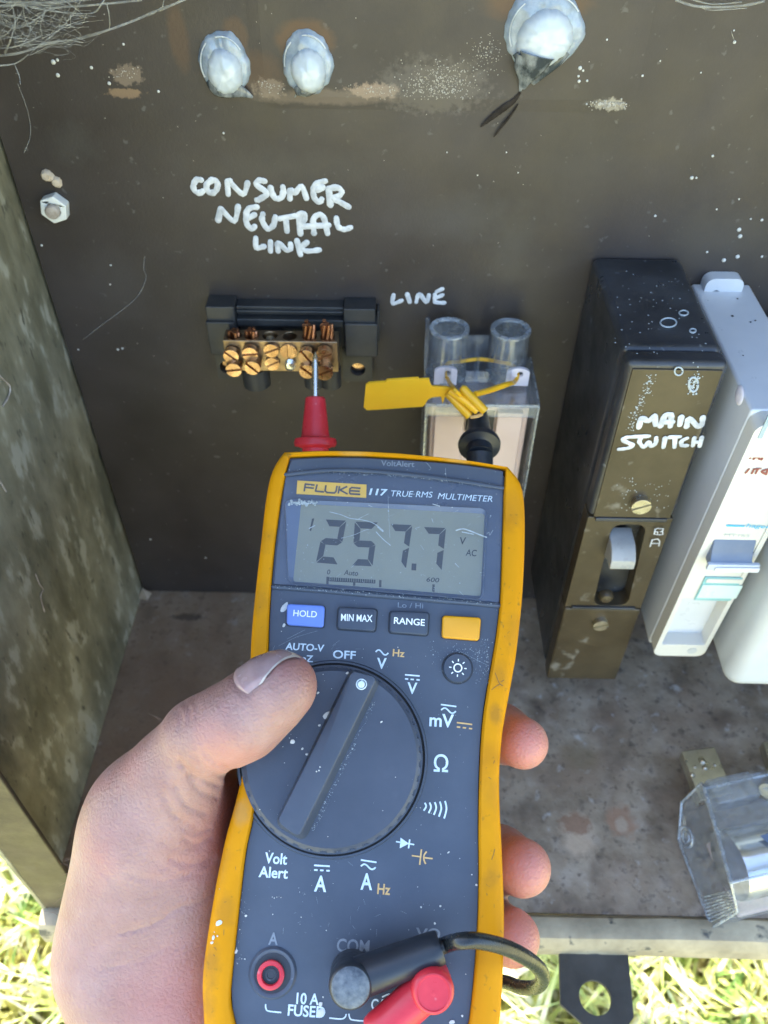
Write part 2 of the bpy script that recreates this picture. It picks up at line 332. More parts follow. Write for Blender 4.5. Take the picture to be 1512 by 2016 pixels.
#@@SETTING
FZ = .481                                   # tray floor height
XW = -.145                                  # inner face of the left side
FY = -.176                                  # front of the box
g = B(); g.add([(-60,-60,0),(60,-60,0),(60,60,0),(-60,60,0)], [(0,1,2,3)])
tag(g.build('ground', m_soil, org=(0,0,0)), 'sunlit dry grassy ground below the open meter box', 'ground', kind='structure')
g = B(); N_ = 30000
gv = np.zeros((N_*5, 3)); gf = []
X = rng.uniform(-.75, .75, N_); Yg = rng.uniform(-.55, .35, N_)
for i in range(N_):
    h = rng.uniform(.03, .11); a = rng.uniform(0, 6.283); wd = rng.uniform(.0014, .0042); ln = rng.uniform(.2, 1.1)*h
    dx, dy = math.cos(a), math.sin(a); sx, sy = -dy*wd, dx*wd; x, y = X[i], Yg[i]
    gv[5*i:5*i+5] = [(x-sx, y-sy, -.002), (x+sx, y+sy, -.002), (x+dx*ln*.4-sx*.8, y+dy*ln*.4-sy*.8, h*.6), (x+dx*ln*.4+sx*.8, y+dy*ln*.4+sy*.8, h*.6), (x+dx*ln, y+dy*ln, h)]
    o = 5*i; gf += [(o, o+1, o+3, o+2), (o+2, o+3, o+4)]
me = bpy.data.meshes.new('grass'); me.from_pydata(gv.tolist(), [], gf); me.materials.append(m_gr); me.shade_smooth()
go = bpy.data.objects.new('grass', me); COL.objects.link(go); tag(go, 'tangle of sunlit green and straw coloured grass under the meter box', 'grass', kind='stuff')

# -------- the metal box
XR = .40; ZT = 1.10
box = thing('meter_box', 'open galvanised steel meter box with stained tray floor, holding the black switchboard', 'meter box', (0, 0, FZ))
b = B(); b.box((XW-.002, FY, FZ-.01), (XW, .02, ZT))
sp = b.build('side_panel', m_gal, box, bevel=.0006)
b = B(); b.box((XW+.0002, FY, FZ+.003), (XW+.019, FY+.002, ZT-.003)); b.build('front_flange', m_flange, box, bevel=.0006)
b = B(); b.box((XR, FY, FZ-.01), (XR+.002, .02, ZT)); b.box((XR-.019, FY, FZ+.003), (XR, FY+.002, ZT-.003)); b.build('side_panel', m_gal, box, bevel=.0006)
b = B(); b.box((XW-.003, FY-.02, ZT+.0005), (XR+.003, .022, ZT+.0025)); b.build('roof', m_gal, box)
b = B(); b.box((XW-.002, .0202, FZ-.01), (XR+.002, .022, ZT)); b.build('back_sheet', m_gal, box)
b = B(); b.box((XW+.0002, FY+.004, FZ-.002), (XR-.0002, .020, FZ)); b.build('tray_floor', m_floor, box)
b = B()
prof = [(FY+.0038, FZ-.001), (FY+.002, FZ+.0012), (FY-.002, FZ+.0018), (FY-.006, FZ+.0002), (FY-.0085, FZ-.004), (FY-.0085, FZ-.013), (FY-.0065, FZ-.013), (FY-.0055, FZ-.004), (FY+.0035, FZ-.003)]
nx = 60; rings = []
for i in range(nx+1):
    x = XW-.002 + (XR-XW+.004)*i/nx
    rings.append([Vector((x, y + .0006*noise.noise((x*40, z*30, 1)), z + .0006*noise.noise((x*50, y*90, 4)))) for y, z in prof])
b.loft(rings, True, True); b.build('front_lip', m_lip, box)
# hanging lock tab
zt = FZ-.0115
def zt_(px, py): p = oz(px, py, zt); return (p.x, p.y)
q = [zt_(1100, 1835), zt_(1103, 1976), zt_(1152, 2020), zt_(1160, 2034), zt_(1226, 2034), zt_(1248, 2003), zt_(1233, 1835)]
hc = zt_(1172, 1964); hr = (Vector(zt_(1204, 1966)) - Vector(zt_(1141, 1962))).length/2
b = B(); b.prism(Matrix.Identity(4), q, zt-.0022, zt, holes=[circle(hc[0], hc[1], hr, 40)])
b.build('lock_tab', m_tab, box, bevel=.0004)
b = B(); b.box((.06, .024, -.3), (.13, .094, .95)); tag(b.build('support_post', m_post, bevel=.004), 'grey timber post standing behind the meter box and carrying it', 'post')

# -------- black switchboard panel
pan = thing('switchboard_panel', 'scuffed black board at the back of the box, white handwriting and rust stains on it', 'switchboard', (.1, 0, FZ))
b = B(); b.prism(PANEL, [(XW+.0015, FZ+.0015), (XR-.001, FZ+.0015), (XR-.001, ZT-.002), (XW+.0015, ZT-.002)], -.012, 0); b.build('board', m_panel, pan)
p0, p1 = oy(560, 207, 0), oy(1248, 212, 0)
b = B(); o = rrect(p0.x-.01, p0.z-.001, p1.x, p0.z+.14, .008); i_ = rrect(p0.x-.006, p0.z+.003, p1.x-.004, p0.z+.136, .007)
fr3 = lambda p, h: PANEL @ Vector((p[0], p[1], h))
b.loft([[fr3(p, -.001) for p in o], [fr3(p, .0002) for p in o], [fr3(p, .0005) for p in i_]], False, True); b.build('raised_plate', m_panel, pan, smooth=0)
def HW(name, org, sc, strokes, r, plane, parent, mat, nrm=(0,-1,0), q=.22):
    b = B(); 
    for i, s_ in enumerate(strokes):
        stroke(b, [plane(org[0] + x/sc, org[1] + y/sc, i) for x, y in s_], r, nrm, q)
    return b.build(name, mat, parent, smooth=60)
pl0 = lambda x, y, i: oy(x, y, -.0003 - .00004*(i % 3))
CON = [[(155,105),(115,105),(90,150),(100,195),(140,215),(170,200)], [(245,110),(205,140),(205,190),(245,215),(285,190),(295,130),(260,105),(235,112)],
 [(385,225),(380,120),(400,112)], [(395,115),(510,225),(550,130)], [(695,115),(650,110),(625,145),(700,200),(710,230),(650,270),(630,275)],
 [(745,170),(770,240),(800,265),(840,250),(855,200),(850,165)], [(910,265),(915,190),(950,215),(1010,160),(1050,260)],
 [(1210,115),(1130,140),(1110,200),(1120,260),(1160,295),(1180,270)], [(1190,165),(1140,190)], [(1255,320),(1240,180)], [(1235,180),(1310,170),(1350,200),(1330,240),(1270,260)], [(1280,265),(1340,295),(1410,335)],
 [(300,450),(320,350)], [(325,350),(435,455),(470,330)], [(630,335),(560,350),(535,420),(550,490),(590,520),(610,500)], [(610,400),(560,430)],
 [(680,395),(675,450),(720,520),(770,490),(785,420)], [(820,435),(960,410)], [(875,430),(885,540)], [(1000,565),(985,400)], [(985,400),(1030,390),(1035,440),(1000,490)],
 [(1115,560),(1110,440),(1160,400),(1200,430),(1230,560)], [(1010,502),(1240,490)], [(1305,430),(1320,500),(1370,525),(1425,510)],
 [(620,600),(625,680),(690,670)], [(745,630),(745,710)], [(810,710),(810,640),(880,700),(915,690),(915,650)], [(970,620),(1000,740)], [(1055,635),(1010,680),(1060,710),(1160,700)]]
HW('handwriting', (360, 330), 4.32, CON, .00112, pl0, pan, m_paint)
LIN = [[(250,210),(230,320),(250,380),(410,320)], [(520,190),(570,350)], [(700,350),(760,190),(900,350),(950,210)], [(1220,90),(1110,140)], [(1070,200),(1070,330),(1120,360),(1260,365)], [(1220,210),(1160,240),(1090,260)]]
HW('handwriting', (750, 560), 10.08, LIN, .00088, pl0, pan, m_paint)
# paint specks and salt
b = B()
def speck(px, py, r): 
    p = oy(px, py, -.0005 if (py < 214 and 200 < px < 1250) else -.0001); b.dome(p, (0,-1,0), r*.00014, r*.00010, 7)
for px, py, r in [(1403,307,3.5),(1362,350,5),(1371,350,3),(1290,425,3.5),(1411,412,2.5),(1500,433,4),(1455,452,6),(1457,465,6),(1452,505,6),(1425,512,6),(1392,496,3.5),(1500,505,3.5),(1478,431,2.5),(1455,392,2.5),(1446,83,4),(1195,78,2.5),(1265,149,3),
                  (1142,134,5),(1148,139,3),(1139,150,3),(1140,160,4),(1156,159,3),(243,87,3),(180,133,4),(215,164,4.5),(105,122,6),(113,118,4),(114,148,5),(312,180,3.5),(440,262,3),(82,483,3.5),(218,522,3),(232,688,4),(241,686,4),(154,688,3),(296,1062,4),(405,1098,3.5),(217,560,2.5),(1020,340,2),(940,345,2),(1055,50,2),(880,300,2),(997,300,2),(1300,120,2),(1380,143,2),(1445,60,2)]: speck(px, py, r)
b.build('paint_specks', m_speck, pan); b = B()
for k in range(520):
    px = random.gauss(862, 38); py = random.gauss(165, 20) + (px-862)*-.05
    if 60 < py < 196: speck(px, py, random.uniform(.5, 1.8))
for k in range(110): speck(random.gauss(955, 18), random.gauss(108, 18), random.uniform(.5, 1.6))
for k in range(110): speck(random.gauss(1200, 18), random.gauss(206, 4), random.uniform(.8, 2.8))
for k in range(60): speck(random.gauss(735, 22), random.gauss(178, 7), random.uniform(.5, 1.8))
for k in range(45): speck(random.gauss(532, 18), random.gauss(172, 8), random.uniform(.5, 1.8))
for k in range(40): speck(random.gauss(248, 13), random.gauss(147, 7), random.uniform(.5, 1.8))
b.build('salt_deposit', m_salt, pan); b = B()
for k in range(100): speck(random.uniform(0, 1512), random.uniform(20, 1150), random.uniform(.4, 1.4))
b.build('fine_specks', m_salt, pan)
for pts, rs in [([(1024,182),(1012,198),(996,210),(975,226),(958,240),(946,250)], [.0004,.0008,.0011,.0010,.0006,.0002]), ([(1020,205),(1006,226),(990,246),(972,270)], [.0002,.0004,.0005,.0002])]:
    b = B(); P = smoothpath([oy(x, y, -.0009) for x, y in pts], 6); R_ = np.interp(np.linspace(0, 1, len(P)), np.linspace(0, 1, len(rs)), rs)
    b.tube(P, [r*(1+.35*noise.noise((k*.9, pts[0][0], 0))) for k, r in enumerate(R_)], 10, True, ((0,-1,0), .30)); b.build('tarry_drip', m_tar, pan, smooth=60)
b = B()
for pts, r in [([(285,505),(283,530),(287,550),(265,590),(200,640),(165,668)], .00013)]:
    stroke(b, [oy(x, y, -.0004) for x, y in pts], r, (0,-1,0), .5, 5)
b.build('thread', m_web, pan); b = B(); stroke(b, [oy(x, y, -.0004) for x, y in [(35,165),(55,220),(60,265),(48,300)]], .00012, (0,-1,0), .5, 5)
b.build('thread', m_web, pan)

# -------- silicone blobs
def blob(name, ctr, R, hgt, skirt, label, tail, sq=(1,1), ctr2=(0,-.12)):
    c = oy(*ctr, 0); t = thing(name, label, 'sealant blob', (c.x, 0, c.z), 'clear silicone blobs sealing the board')
    def shell(R_, h0, dome, cx_, cz_, base, seed, nm, mat_):
        b = B(); n = 72; rings = []
        for k in range(21):
            f = 1 - k/20; rg = []
            for j in range(n):
                a = 2*math.pi*j/n; rr = R_*(1 + .10*noise.noise((math.cos(a)*1.3+seed, math.sin(a)*1.3, .3)) + .05*noise.noise((math.cos(a)*4+seed, math.sin(a)*4, 2)) + .025*noise.noise((math.cos(a)*11+seed, math.sin(a)*11, 4)))
                x, z = cx_ + math.cos(a)*rr*f*sq[0], cz_ + math.sin(a)*rr*f*sq[1]
                h = base + h0*(1 - f**5)**.5 + dome*(1 - f*f)**.6
                wr = .0008*noise.noise((x*170 + z*60, z*90, seed)) + .00028*noise.noise((x*420, z*420, seed))
                h += wr*min(1, (1-f)*5)
                rg.append(Vector((c.x + x, -max(h, 0), c.z + z)))
            rings.append(rg)
        b.loft(rings, False, True); return b.build(nm, mat_, t, smooth=80)
    shell(R, skirt, skirt*.35, 0, 0, 0, ctr[0], 'skirt', m_silg)
    shell(R*.70, hgt*.35, hgt*.75, ctr2[0]*R, ctr2[1]*R, skirt*.75, ctr[0]+3, 'silicone', m_sil)
    b = B()
    for a0 in (.6, 1.2, 2.3, 2.7):
        P = [Vector((c.x + R*.86*math.cos(a0+d)*sq[0], -skirt*1.15, c.z + R*.86*math.sin(a0+d)*sq[1])) for d in np.linspace(0, random.uniform(.5,.9), 8)]
        stroke(b, P, random.uniform(.00018,.0003), (0,-1,0), .5, 6, 2)
    b.build('fold', m_sil, t, smooth=80)
    for q in tail:
        b = B(); P = smoothpath([oy(x, y, -d) for x, y, d, r in q], 5); rs = np.interp(np.linspace(0, 1, len(P)), np.linspace(0, 1, len(q)), [r for *_, r in q])
        b.tube(P, list(rs), 10, True, ((0,-1,0), .45)); b.build('drip_tail', m_tail, t, smooth=80)
blob('silicone_blob', (442, 124), .0091, .0050, .0022, 'milky silicone blob at far left of the board, its tail pulled to the right', [[(418,150,.003,.0030),(432,166,.0035,.0042),(455,174,.0030,.0034),(478,182,.0018,.0018),(498,192,.0005,.0003)]], (.96,1.1), (.02,-.22))
blob('silicone_blob', (606, 122), .0092, .0052, .0022, 'round milky silicone blob between two others, rust smudge above it', [[(598,162,.0035,.0040),(606,176,.0032,.0045),(614,186,.001,.0020)], [(588,168,.002,.0004),(586,180,.001,.0004),(580,192,.0004,.0002)]], (.96,1.1), (.05,-.2))
blob('silicone_blob', (1072, 58), .0134, .0060, .0026, 'largest milky silicone blob, long wrinkled dark tail hanging below it', [[(1038,112,.0055,.0040),(1030,132,.0045,.0030),(1028,158,.0025,.0012),(1024,180,.0006,.0004)], [(1058,108,.0065,.0060),(1048,134,.005,.0042),(1036,160,.0025,.0018),(1030,176,.001,.0005)], [(1112,98,.0045,.0022),(1092,122,.0045,.0022),(1068,146,.003,.0014),(1048,166,.0015,.0006)], [(1018,104,.004,.0016),(1024,122,.003,.0012),(1026,150,.0015,.0005)]], (1.0,.92), (.0,-.12))

# -------- nylon nut
c = oy(112, 404, 0); t = thing('hex_nut', 'white nylon hex nut on the board with a corroded bolt end, beside the left wall', 'nut', (c.x, 0, c.z))
b = B(); hx = [(c.x + math.cos(math.radians(60*k + 18))*.0055, c.z + .0055*math.sin(math.radians(60*k + 18))) for k in range(6)]
b.prism(PANEL, hx, 0, .0045, holes=[circle(c.x, c.z, .0026, 24)]); b.build('nut_body', m_nylon, t, bevel=.0006)
b = B(); b.lathe([(.0026,-.001),(.0026,.0064),(.0021,.0070),(0,.0071)], c, (0,-1,0), 20); b.build('bolt_end', m_bolt, t)
b = B()
for px, py, r in ((93,344,.0022),(99,347,.0018),(112,357,.0020),(115,361,.0015)): b.lathe([(r,0),(r*.95,r*.5),(r*.6,r*.9),(0,r)], oy(px, py, 0), (0,-1,0), 9)
tag(b.build('mud_crumb', m_mud), 'small crumbs of pale mud stuck just above the nylon nut', 'mud')
b = B(); p = oz(285, 1182, FZ); b.add([p+Vector((-.004,0,.001)), p+Vector((.003,-.003,.004)), p+Vector((.004,.003,.003)), p+Vector((-.001,.004,.006))], [(0,1,2),(0,2,3),(0,3,1),(1,3,2)])
tag(b.build('dead_leaf', m_mud), 'tan leaf scrap lying in the back left corner of the tray', 'leaf')

# -------- cobwebs
def web(name, label, lines, ymin):
    b = B()
    for k, (pts, r, y) in enumerate(lines):
        p = smoothpath([oy(x, yy, y - .002*math.sin(i*2 + k)) for i, (x, yy) in enumerate(pts)], 6)
        b.tube(p, [r*(.7 + .6*abs(noise.noise((q.x*300, q.z*300, k)))) for q in p], 6)
    return tag(b.build(name, m_web, smooth=60), label, 'cobweb')
L_ = []
for pts, r in [([(-20,112),(40,104),(100,84),(150,78),(210,60),(260,42),(300,25),(350,5),(380,-10)], .0010), ([(-10,12),(40,10),(90,16),(180,10),(280,0)], .0009), ([(60,15),(120,24),(180,26),(200,8),(210,-10)], .0006),
               ([(160,0),(130,45),(90,80),(70,95)], .0006), ([(20,0),(30,40),(22,75),(10,105)], .0007), ([(-10,40),(30,55),(60,45),(100,15)], .0006), ([(90,18),(80,50),(85,75)], .0005), ([(210,8),(215,30),(216,55)], .0005), ([(0,28),(50,40),(60,60),(40,95)], .0005),
               ([(-10,130),(30,125),(55,108)], .0006), ([(28,125),(38,150),(40,166)], .0004), ([(0,75),(20,60),(45,20)], .0005), ([(-10,95),(30,92),(80,72)], .0006), ([(320,14),(325,-10)], .0004), ([(-10,2),(90,6),(200,-4)], .001), ([(45,5),(50,40),(70,70)], .0004)]: L_.append((pts, r*.50, -.012))
for k in range(190):
    x0, y0 = random.uniform(-10, 150), random.uniform(-10, 95); L_.append(([(x0, y0), (x0+random.uniform(-20,30), y0+random.uniform(-10,20)), (x0+random.uniform(-60,70), y0+random.uniform(-25,25))], random.uniform(.00004,.00013), -.012+random.uniform(-.006,.006)))
web('cobweb', 'thick dusty cobweb hanging across the top left corner of the board', L_, 0)
web('cobweb', 'thin wisp of cobweb at the top edge right of the largest silicone blob', [([(1330,0),(1370,12),(1420,14),(1470,10),(1505,2)], .0005, -.004), ([(1350,-5),(1400,8),(1460,4)], .0003, -.004), ([(1380,14),(1400,20),(1470,16)], .0002, -.004), ([(1440,62),(1446,83)], .00015, -.003)], 0)
for pts, r, lb in (([(-6,735),(12,752),(20,762),(17,780),(5,800)], .0006, 'pale curled casing stuck to the left wall at the photo edge'), ([(-5,940),(12,968)], .0008, 'short straw bit on the left wall near its rusty patch'), ([(70,1130),(78,1150),(85,1160),(80,1175),(88,1205)], .00045, 'crooked pale straw on the left wall close to the tray')):
    b = B(); b.tube(smoothpath([ox(max(x, -8), y, XW+.0005) for x, y in pts], 5), [r*(.5+.7*abs(noise.noise((k*.4, y, 0)))) for k, y in enumerate([pts[0][1]]*len(smoothpath([Vector((*p,0)) for p in pts], 5)))], 6)
    tag(b.build('insect_casing', m_bolt), lb, 'debris')
# -------- neutral link
t = thing('neutral_link', 'black neutral link with a brass screw bar and copper wire ends, under the white handwriting', 'terminal link', (-.043, 0, .637))
b = B()
b.box((-.0777, 0, .6535), (-.0660, -.0095, .675)); b.box((-.0217, 0, .6535), (-.0088, -.0095, .675))
b.box((-.0659, 0, .6535), (-.0218, -.0045, .6695)); b.box((-.0659, 0, .6697), (-.0218, -.0060, .6735))
b.box((-.0659, -.0062, .6712), (-.0218, -.0072, .6722)); b.box((-.0659, -.0047, .6655), (-.0218, -.0085, .6690))
b.box((-.0781, -.0003, .6533), (-.0664, -.0110, .6688)); b.box((-.0213, -.0003, .6533), (-.0079, -.0110, .6690))
b.box((-.0083, 0, .6570), (-.0072, -.006, .6720)); b.build('base', m_link, t, bevel=.0008)
b = B()
for x0, x1, cx in ((-.0782, -.0660, -.0735), (-.0231, -.0103, -.0166)):
    b = B(); b.prism(PANEL, rrect(x0, .6362, x1, .6531, .0012), .0002, .005, holes=[circle(cx, .6425, .0033, 24)])
    b.build('mounting_foot', m_link, t, bevel=.0003)
for cx in (-.0166, -.0735):
    b = B(); c = Vector((cx, -.0005, .6425)); b.lathe([(.0031,0),(.0031,.0012),(.0026,.0017),(0,.0018)], c, (0,-1,0), 18)
    b.build('fixing_screw', m_brass, t)
# brass bar: front plane y=-.022
BX0, BX1, BZ0, BZ1, BY0, BY1 = -.0695, -.0236, .6530, .6675, -.0140, -.0220
hol = [-.0655, -.0585, -.0510, -.0430, -.0350, -.0278]
XY = frame((0,0,0),(1,0,0),(0,1,0))
b = B(); cy = (BY0+BY1)/2
b.prism(XY, [(BX0,BY1),(BX1,BY1),(BX1,BY0),(BX0,BY0)], BZ0, BZ1, holes=[circle(x, cy, .0029, 20) for x in hol])
b.build('brass_bar', m_brassb, t, bevel=.0003)
for x in (-.052, -.034):
    b = B(); b.box((x-.004, -.0045, .655), (x+.004, -.0139, .662)); b.build('bar_support', m_link, t, bevel=.0005)
# screws: slotted heads in two rows; (px, py, slot angle, protrusion, tilted up amount)
for px, py, ang, pr, rr in [(455,701,-42,.0032,.0031),(460,728,8,.0050,.0032),(492,697,6,.0034,.0032),(497,724,-45,.0055,.0032),(534,690,22,.0016,.0031),(536,716,28,.0012,.0030),(568,692,88,.0006,.0034),
                            (603,702,-55,.0036,.0032),(605,731,-42,.0050,.0033),(637,700,24,.0034,.0033),(638,733,24,.0062,.0036)]:
    c = oy(px, py, BY1 - pr); c = Vector((c.x, BY1, c.z)); b = B()
    a = math.radians(ang); s = Vector((math.cos(a), 0, math.sin(a))); q = Vector((-math.sin(a), 0, math.cos(a)))
    b.lathe([(rr*.72, -.001), (rr*.72, pr*.35)], c, (0,-1,0), 16)
    n = 14
    for sg in (1, -1):                      # two half discs leave the slot open
        pts = []
        a0 = math.asin(.16)
        for k in range(n+1):
            u = a0 + (math.pi - 2*a0)*k/n; pts.append((rr*math.cos(u), rr*math.sin(u)*sg))
        Fm = frame(c, s, q) if False else Matrix(((s.x, q.x, 0, c.x), (s.y, q.y, -1, c.y), (s.z, q.z, 0, c.z), (0,0,0,1)))
        if sg < 0: pts = pts[::-1]
        b.prism(Fm, pts, pr*.3, pr+.0004*rr/.003)
    b.lathe([(rr, pr*.28), (rr, pr*.72), (0, pr*.73)], c, (0,-1,0), 24)
    b.build('terminal_screw', m_brass, t, bevel=.00025)
b = B(); c = oy(572, 716, BY1); 
prof = [(.0022, -.001)]
for k in range(8): prof += [(.0023 - k*.00004, .0002 + k*.0003), (.0020 - k*.00004, .00035 + k*.0003)]
b.lathe(prof + [(0, prof[-1][1])], c, (0,-1,0), 16); b.build('grub_screw', m_steel, t)
b = B(); c = Vector((hol[2], cy, BZ1-.0035)); b.lathe([(.0024,-.002),(.0024,.001),(.0016,.0024),(0,.0027)], c, (0,0,1), 16); b.build('hole_screw', m_screw, t)
# copper strands: bottom bundles and top ends
def bundle(x, z0, z1, n, R, sp, nm):
    b = B()
    for k in range(n):
        a = 2*math.pi*k/n + x*900; r = R if k else 0
        P = []
        for i in range(7):
            f = i/6; aa = a + f*sp; ex = 1 + (.15 if sp < .5 else 0)*f
            P.append((x + r*ex*math.cos(aa), cy + r*ex*math.sin(aa), z0 + (z1-z0)*f + (.0006*math.sin(k*2.3) if i == 6 else 0)))
        b.tube(P, .00085, 7)
    b.build(nm, m_copper, t, smooth=60)
bundle(hol[0], BZ1-.004, BZ1+.0016, 7, .0018, .6, 'copper_strands'); bundle(hol[1], BZ1-.004, BZ1+.0022, 7, .0018, .8, 'copper_strands')
bundle(hol[4], BZ1-.004, BZ1+.0058, 6, .0019, 1.2, 'copper_strands'); bundle(hol[5], BZ1-.004, BZ1+.0062, 6, .0019, 1.1, 'copper_strands')
bundle(-.0605, BZ0-.0080, BZ0+.002, 7, .0021, .9, 'copper_strands'); bundle(-.0560, BZ0-.0060, BZ0+.002, 5, .0014, .5, 'copper_strands')
bundle(-.0262, BZ0-.0055, BZ0+.002, 5, .0014, .6, 'copper_strands'); bundle(-.0345, BZ0-.0050, BZ0+.002, 5, .0014, .6, 'copper_strands')
for x, r in ((-.0588, .0058), (-.0345, .0042), (-.0272, .0042)):
    b = B(); b.lathe([(r,0),(r,.009),(r-.0012,.009),(r-.0012,.001)], (x, cy+.001, BZ0-.0100), (0,0,1), 28); b.build('cable_collar', m_link, t)

# -------- clear fuse holder with white base
FB, FT, FYF = .585, .647, -.0338
t = thing('fuse_holder', 'clear topped service fuse holder with two upright tubes and a pale pink base', 'fuse holder', (.035, 0, FB))
b = B(); b.box((.0150, -.001, FB), (.0560, -.0270, .6405)); b.box((.0165, -.0268, FB+.004), (.0290, -.0300, .6395)); b.box((.0425, -.0268, FB+.004), (.0535, -.0300, .6395))
b.box((.0285, -.0268, FB+.004), (.0430, -.0285, .626)); b.build('fuse_base', m_pinkw, t, bevel=.0008)
b = B(); b.box((.0300, -.0272, .6275), (.0418, -.0278, .6385)); b.box((.0305,-.0290,.6290),(.0335,-.0300,.6370)); b.build('contact_slot', m_dark, t)
th = .0016
b = B()
b.box((.0120, 0, FT-th), (.0586, FYF, FT)); b.box((.0121, FYF+.0001, FB), (.0121+th, -.0005, FT-th-.0001)); b.box((.0585-th, FYF+.0001, FB), (.0585, -.0005, FT-th-.0001))
b.box((.0121, FYF+.0002, .640), (.0585, FYF+.0012, FT-th-.0002)); b.build('clear_cover', m_clear, t, bevel=.0004)
for cx in (.0213, .0460):
    b = B(); R = .0082; r = .0062
    b.lathe([(R, FT+.0002), (R*.98, .6688), (r, .6688), (r, FT+.0003)], (cx, -.0135, 0), (0,0,1), 48); et = b.build('entry_tube', m_clear, t, smooth=50)
    b = B(); b.lathe([(R, .6689), (R*.99, .6696), (r*1.02, .6696), (r, .6689)], (cx, -.0135, 0), (0,0,1), 48); b.build('tube_rim', m_frost, et, smooth=50)
    b = B(); b.lathe([(R+.0004, FT+.0003), (R+.0004, FT+.0009), (R+.0001, FT+.0009)], (cx, -.0135, 0), (0,0,1), 48); b.build('tube_foot', m_frost, et, smooth=50)
b = B(); b.box((.0121, FYF-.0001, FT-.0009), (.0585, FYF-.0009, FT+.0002)); b.box((.0578, -.0005, FT+.0001), (.0586, FYF, FT+.0006)); b.box((.0578, FYF-.0008, FB), (.0586, FYF-.0001, FT-.001)); b.box((.0121, FYF-.0008, FB), (.0129, FYF-.0001, FT-.001)); b.build('clear_edge', m_frost, t, bevel=.0002)
b = B(); b.box((.0118, -.0004, FT+.0002), (.0138, -.0100, .6665)); b.box((.0284, -.003, FT+.0002), (.0390, -.0045, .660)); b.box((.0290, -.0186, FT+.0002), (.0385, -.0198, .6525))
b.box((.0332, -.0185, FT+.0002), (.0343, -.0060, .6570)); b.box((.0285, -.0165, .6470), (.0390, -.0180, .6476)); b.build('clear_rib', m_clear, t, bevel=.0003)
for cx in (.0205, .0502):
    b = B(); zb = FT+.0002; hw = .0047
    pts = [(cx-hw, zb), (cx+hw, zb), (cx+hw, zb+.0065)] + [(cx + hw*math.cos(a), zb+.0065 + .0022*math.sin(a)) for a in np.linspace(.15, math.pi-.15, 9)] + [(cx-hw, zb+.0065)]
    b.prism(PANEL, pts, .0200, .0215, holes=[circle(cx+.0008, zb+.0058, .00125, 18)]); b.build('seal_lug', m_lilac, t, bevel=.0003)

# -------- yellow security seal
t = thing('security_seal', 'bright yellow pull-tight plastic seal threaded through the fuse holder lugs', 'seal', (.015, -.04, .64))
SP = frame(oy(780, 775, -.047), (1,0,.02), (0,-.25,1))
def sp(px, py):
    r = Vector(ray(px, py)); n = Vector((SP[0][2], SP[1][2], SP[2][2])); o = Vector((SP[0][3], SP[1][3], SP[2][3])); c = Vector(CAM)
    p = SP.inverted() @ (c + r*((o-c).dot(n)/r.dot(n))); return (p.x, p.y)
Q = [(716,800),(722,806),(760,804),(800,801),(832,799),(838,793),(842,786),(850,781),(868,779),(871,795),(876,780),(890,777),(893,766),(880,762),(850,760),(846,752),(845,745),(825,746),(824,743),(762,747),(758,751),(726,753),(720,757)]
b = B(); b.prism(SP, [sp(*p) for p in Q], -.0005, .0005); b.build('seal_flag', m_seal, t, bevel=.0002)
b = B(); n_ = Vector((SP[0][2], SP[1][2], SP[2][2]))
for P, r in (([(880,772),(903,784),(923,795)], .0017), ([(908,762),(932,774),(953,785)], .0017)):
    pp = [SP @ Vector((*sp(*p), h)) for p, h in zip(P, (.000, .003, .006))]; d = (pp[-1]-pp[0]).normalized(); L = (pp[-1]-pp[0]).length
    b.lathe([(r*.6,0),(r,.001),(r,L),(r*.5,L),(r*.5,L-.003),(0,L-.003)], pp[0], d, 18)
pp = [SP @ Vector((*sp(*p), h)) for p, h in (((884,764),.001),((915,776),.0035),((938,787),.0055))]
b.tube(pp, .0015, 12); b.build('seal_lock', m_seal, t)
b = B(); pp = [SP @ Vector((*sp(*p), .0072)) for p in ((925,792),(938,790),(948,786))]; b.tube(pp, .0007, 10); b.build('locking_tail', m_txo, t)
hz = FT + .006; yl = -.0206
L1 = oy(876, 735, yl); L2 = oy(1020, 739, yl)
b = B()
front = [L1, L1+Vector((.0012,-.004,-.0005)), SP @ Vector((*sp(893,757), .002)), SP @ Vector((*sp(905,766), .003))]
b.tube(smoothpath(front), .0008, 8)
front = [L2, L2+Vector((-.0015,-.003,-.001)), oy(1000, 756, -.034), oy(965, 768, -.040), SP @ Vector((*sp(935,772), .001))]
b.tube(smoothpath(front), [.0008 + .0004*min(1, k/16) for k in range(len(smoothpath(front)))], 8)
back = [L1, L1+Vector((.001,.004,.002)), oy(905, 712, -.016), oy(945, 707, -.014), oy(985, 713, -.016), L2+Vector((-.002,.004,.002)), L2]
b.tube(smoothpath(back), .0008, 8); b.build('seal_loop', m_seal, t)

# -------- main switch
SX0, SX1, SZ0, SZ1, SY = .0768, .1110, .5075, .6945, -.0716
t = thing('main_switch', 'tall black bakelite breaker with white hand lettering and a pale toggle in its slot', 'circuit breaker', (.094, 0, SZ0))
b = B(); bk = [(SX0-.0006,0,SZ0),(SX1+.0002,0,SZ0),(SX1+.0002,0,SZ1),(SX0-.0006,0,SZ1)]; ft = [(SX0,SY+.009,SZ0+.0002),(SX1,SY+.009,SZ0+.0002),(SX1,SY+.009,SZ1-.0003),(SX0,SY+.009,SZ1-.0003)]
b.hexa(bk, ft); b.build('breaker_body', m_bake, t, bevel=.0028, seg=4)
zA, zB = .6205, .5635
def sfx(x, z, d=0): return Vector((x, SY - d, z))
b = B(); b.box((SX0+.0001, SY+.0088, zA), (SX1-.0001, SY+.0006, SZ1-.0006)); b.build('upper_cover', m_bake, t, bevel=.0024, seg=4)
